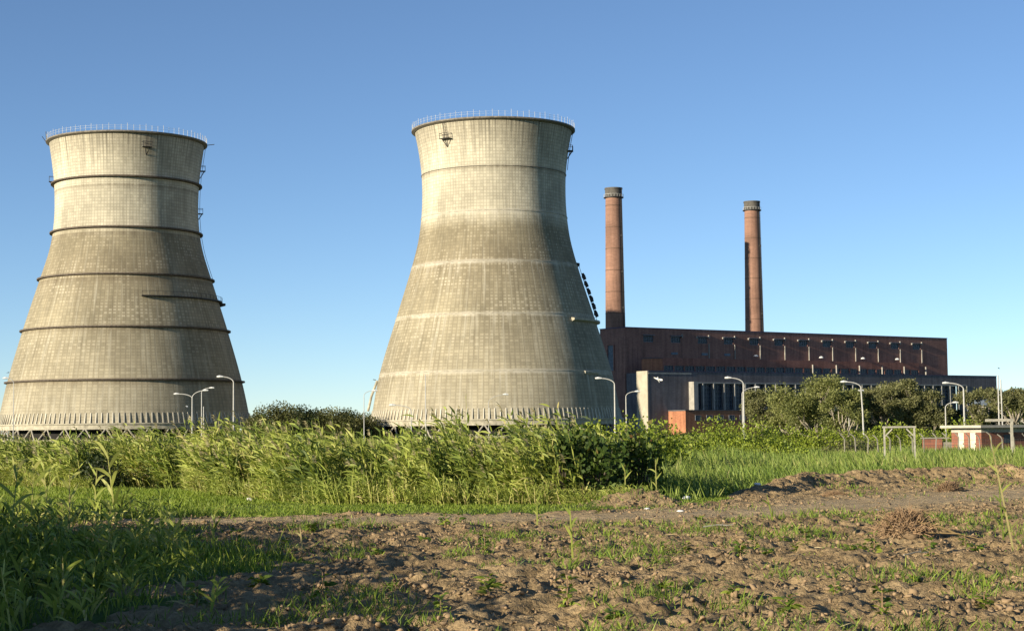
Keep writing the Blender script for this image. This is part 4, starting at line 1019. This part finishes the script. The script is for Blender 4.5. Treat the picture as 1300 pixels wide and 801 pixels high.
for p0, p1 in (((.3, -.3, .35), (1.6, -.6, -.12)), ((.2, -.2, .4), (1.3, -.5, 0)), ((-.4, -.3, .2), (-.8, -.5, .5)), ((.5, -.4, .1), (1.9, -.9, -.1))):
    p0, p1 = Vector(p0), Vector(p1); MB().tube([p0, (p0+p1)/2+Vector((0, 0, .08)), p1], [.022, .018, .01], 5).build('dry_stalk', LM['straw'], hp)
hp2 = None
for i, (px, py, s, lab) in enumerate([(1205, 622, .9, 'dark earthy root clump on the field edge left of the straw patch'), (1060, 629, .55, 'small root clump on the field edge below the goal frame')]):
    g = gr(px, py); o = copy_tree(hp); o.location = (g.x, g.y, hz_(g.x, g.y)); o.scale = (s*1.3, s, s*.8); o.rotation_euler = (0, 0, 1+i*2); tag(o, lab, 'root clump')

# sticks, stone, litter
def lying(name, px, py, L, az, rad, mat, label, cat):
    g = gr(px, py); z = hz_(g.x, g.y)+.10; o = MB().tube([(-L/2, 0, 0), (0, .02, .05), (L*.3, -.02, .03), (L/2, 0, .05)], [rad, rad*.9, rad*.75, rad*.4], 6).tube([(L*.1, 0, .03), (L*.22, .1, .12)], [rad*.5, rad*.2], 5).build(name, MT[mat], None)
    o.location = (g.x, g.y, z); o.rotation_euler = (0, 0, az); tag(o, label, cat)
lying('dry_stick', 912, 679, .9, R(12), .022, 'wood', 'pale dry stick lying on the soil right of centre', 'stick')
lying('dry_stick', 1165, 706, .9, R(35), .018, 'wood', 'dry stick lying just below the root heap', 'stick')
lying('dark_stick', 553, 706, 1.0, R(40), .022, 'darkbark' if False else 'steel', 'dark stick slanting on the soil left of the middle', 'stick')
def lump(name, px, py, s, mat, label, cat, seed, up=.05, fl=.6):
    g = gr(px, py); V, Fi = icos(1); q = np.random.default_rng(seed); V = V*(1+.55*(q.random(len(V))-.5))[:, None]*np.array([1, .7, fl])*s
    o = npmesh(name, V, Fi, MT[mat]); o.location = (g.x, g.y, hz_(g.x, g.y)+up); tag(o, label, cat)
lump('stone', 317, 636, .16, 'stone', 'pale stone lying in the bright grass strip', 'stone', 1)
lump('litter', 821, 649, .12, 'paper', 'white scrap of litter on the path before the leafy shrub', 'litter', 2, .04, .35)
lump('litter', 864, 653, .12, 'paper', 'flat white scrap of litter on the path further right', 'litter', 3, .04, .3)
lump('litter', 872, 636, .15, 'paper', 'crumpled white litter at the right foot of the shrub', 'litter', 4, .1, .6)
lump('litter', 1113, 650, .09, 'paper', 'tiny white litter scrap on the wide path at the right', 'litter', 5, .04, .6)
lump('litter', 962, 627, .16, 'paper', 'white litter at the grass edge left of the goal frame', 'litter', 6, .05, .4)
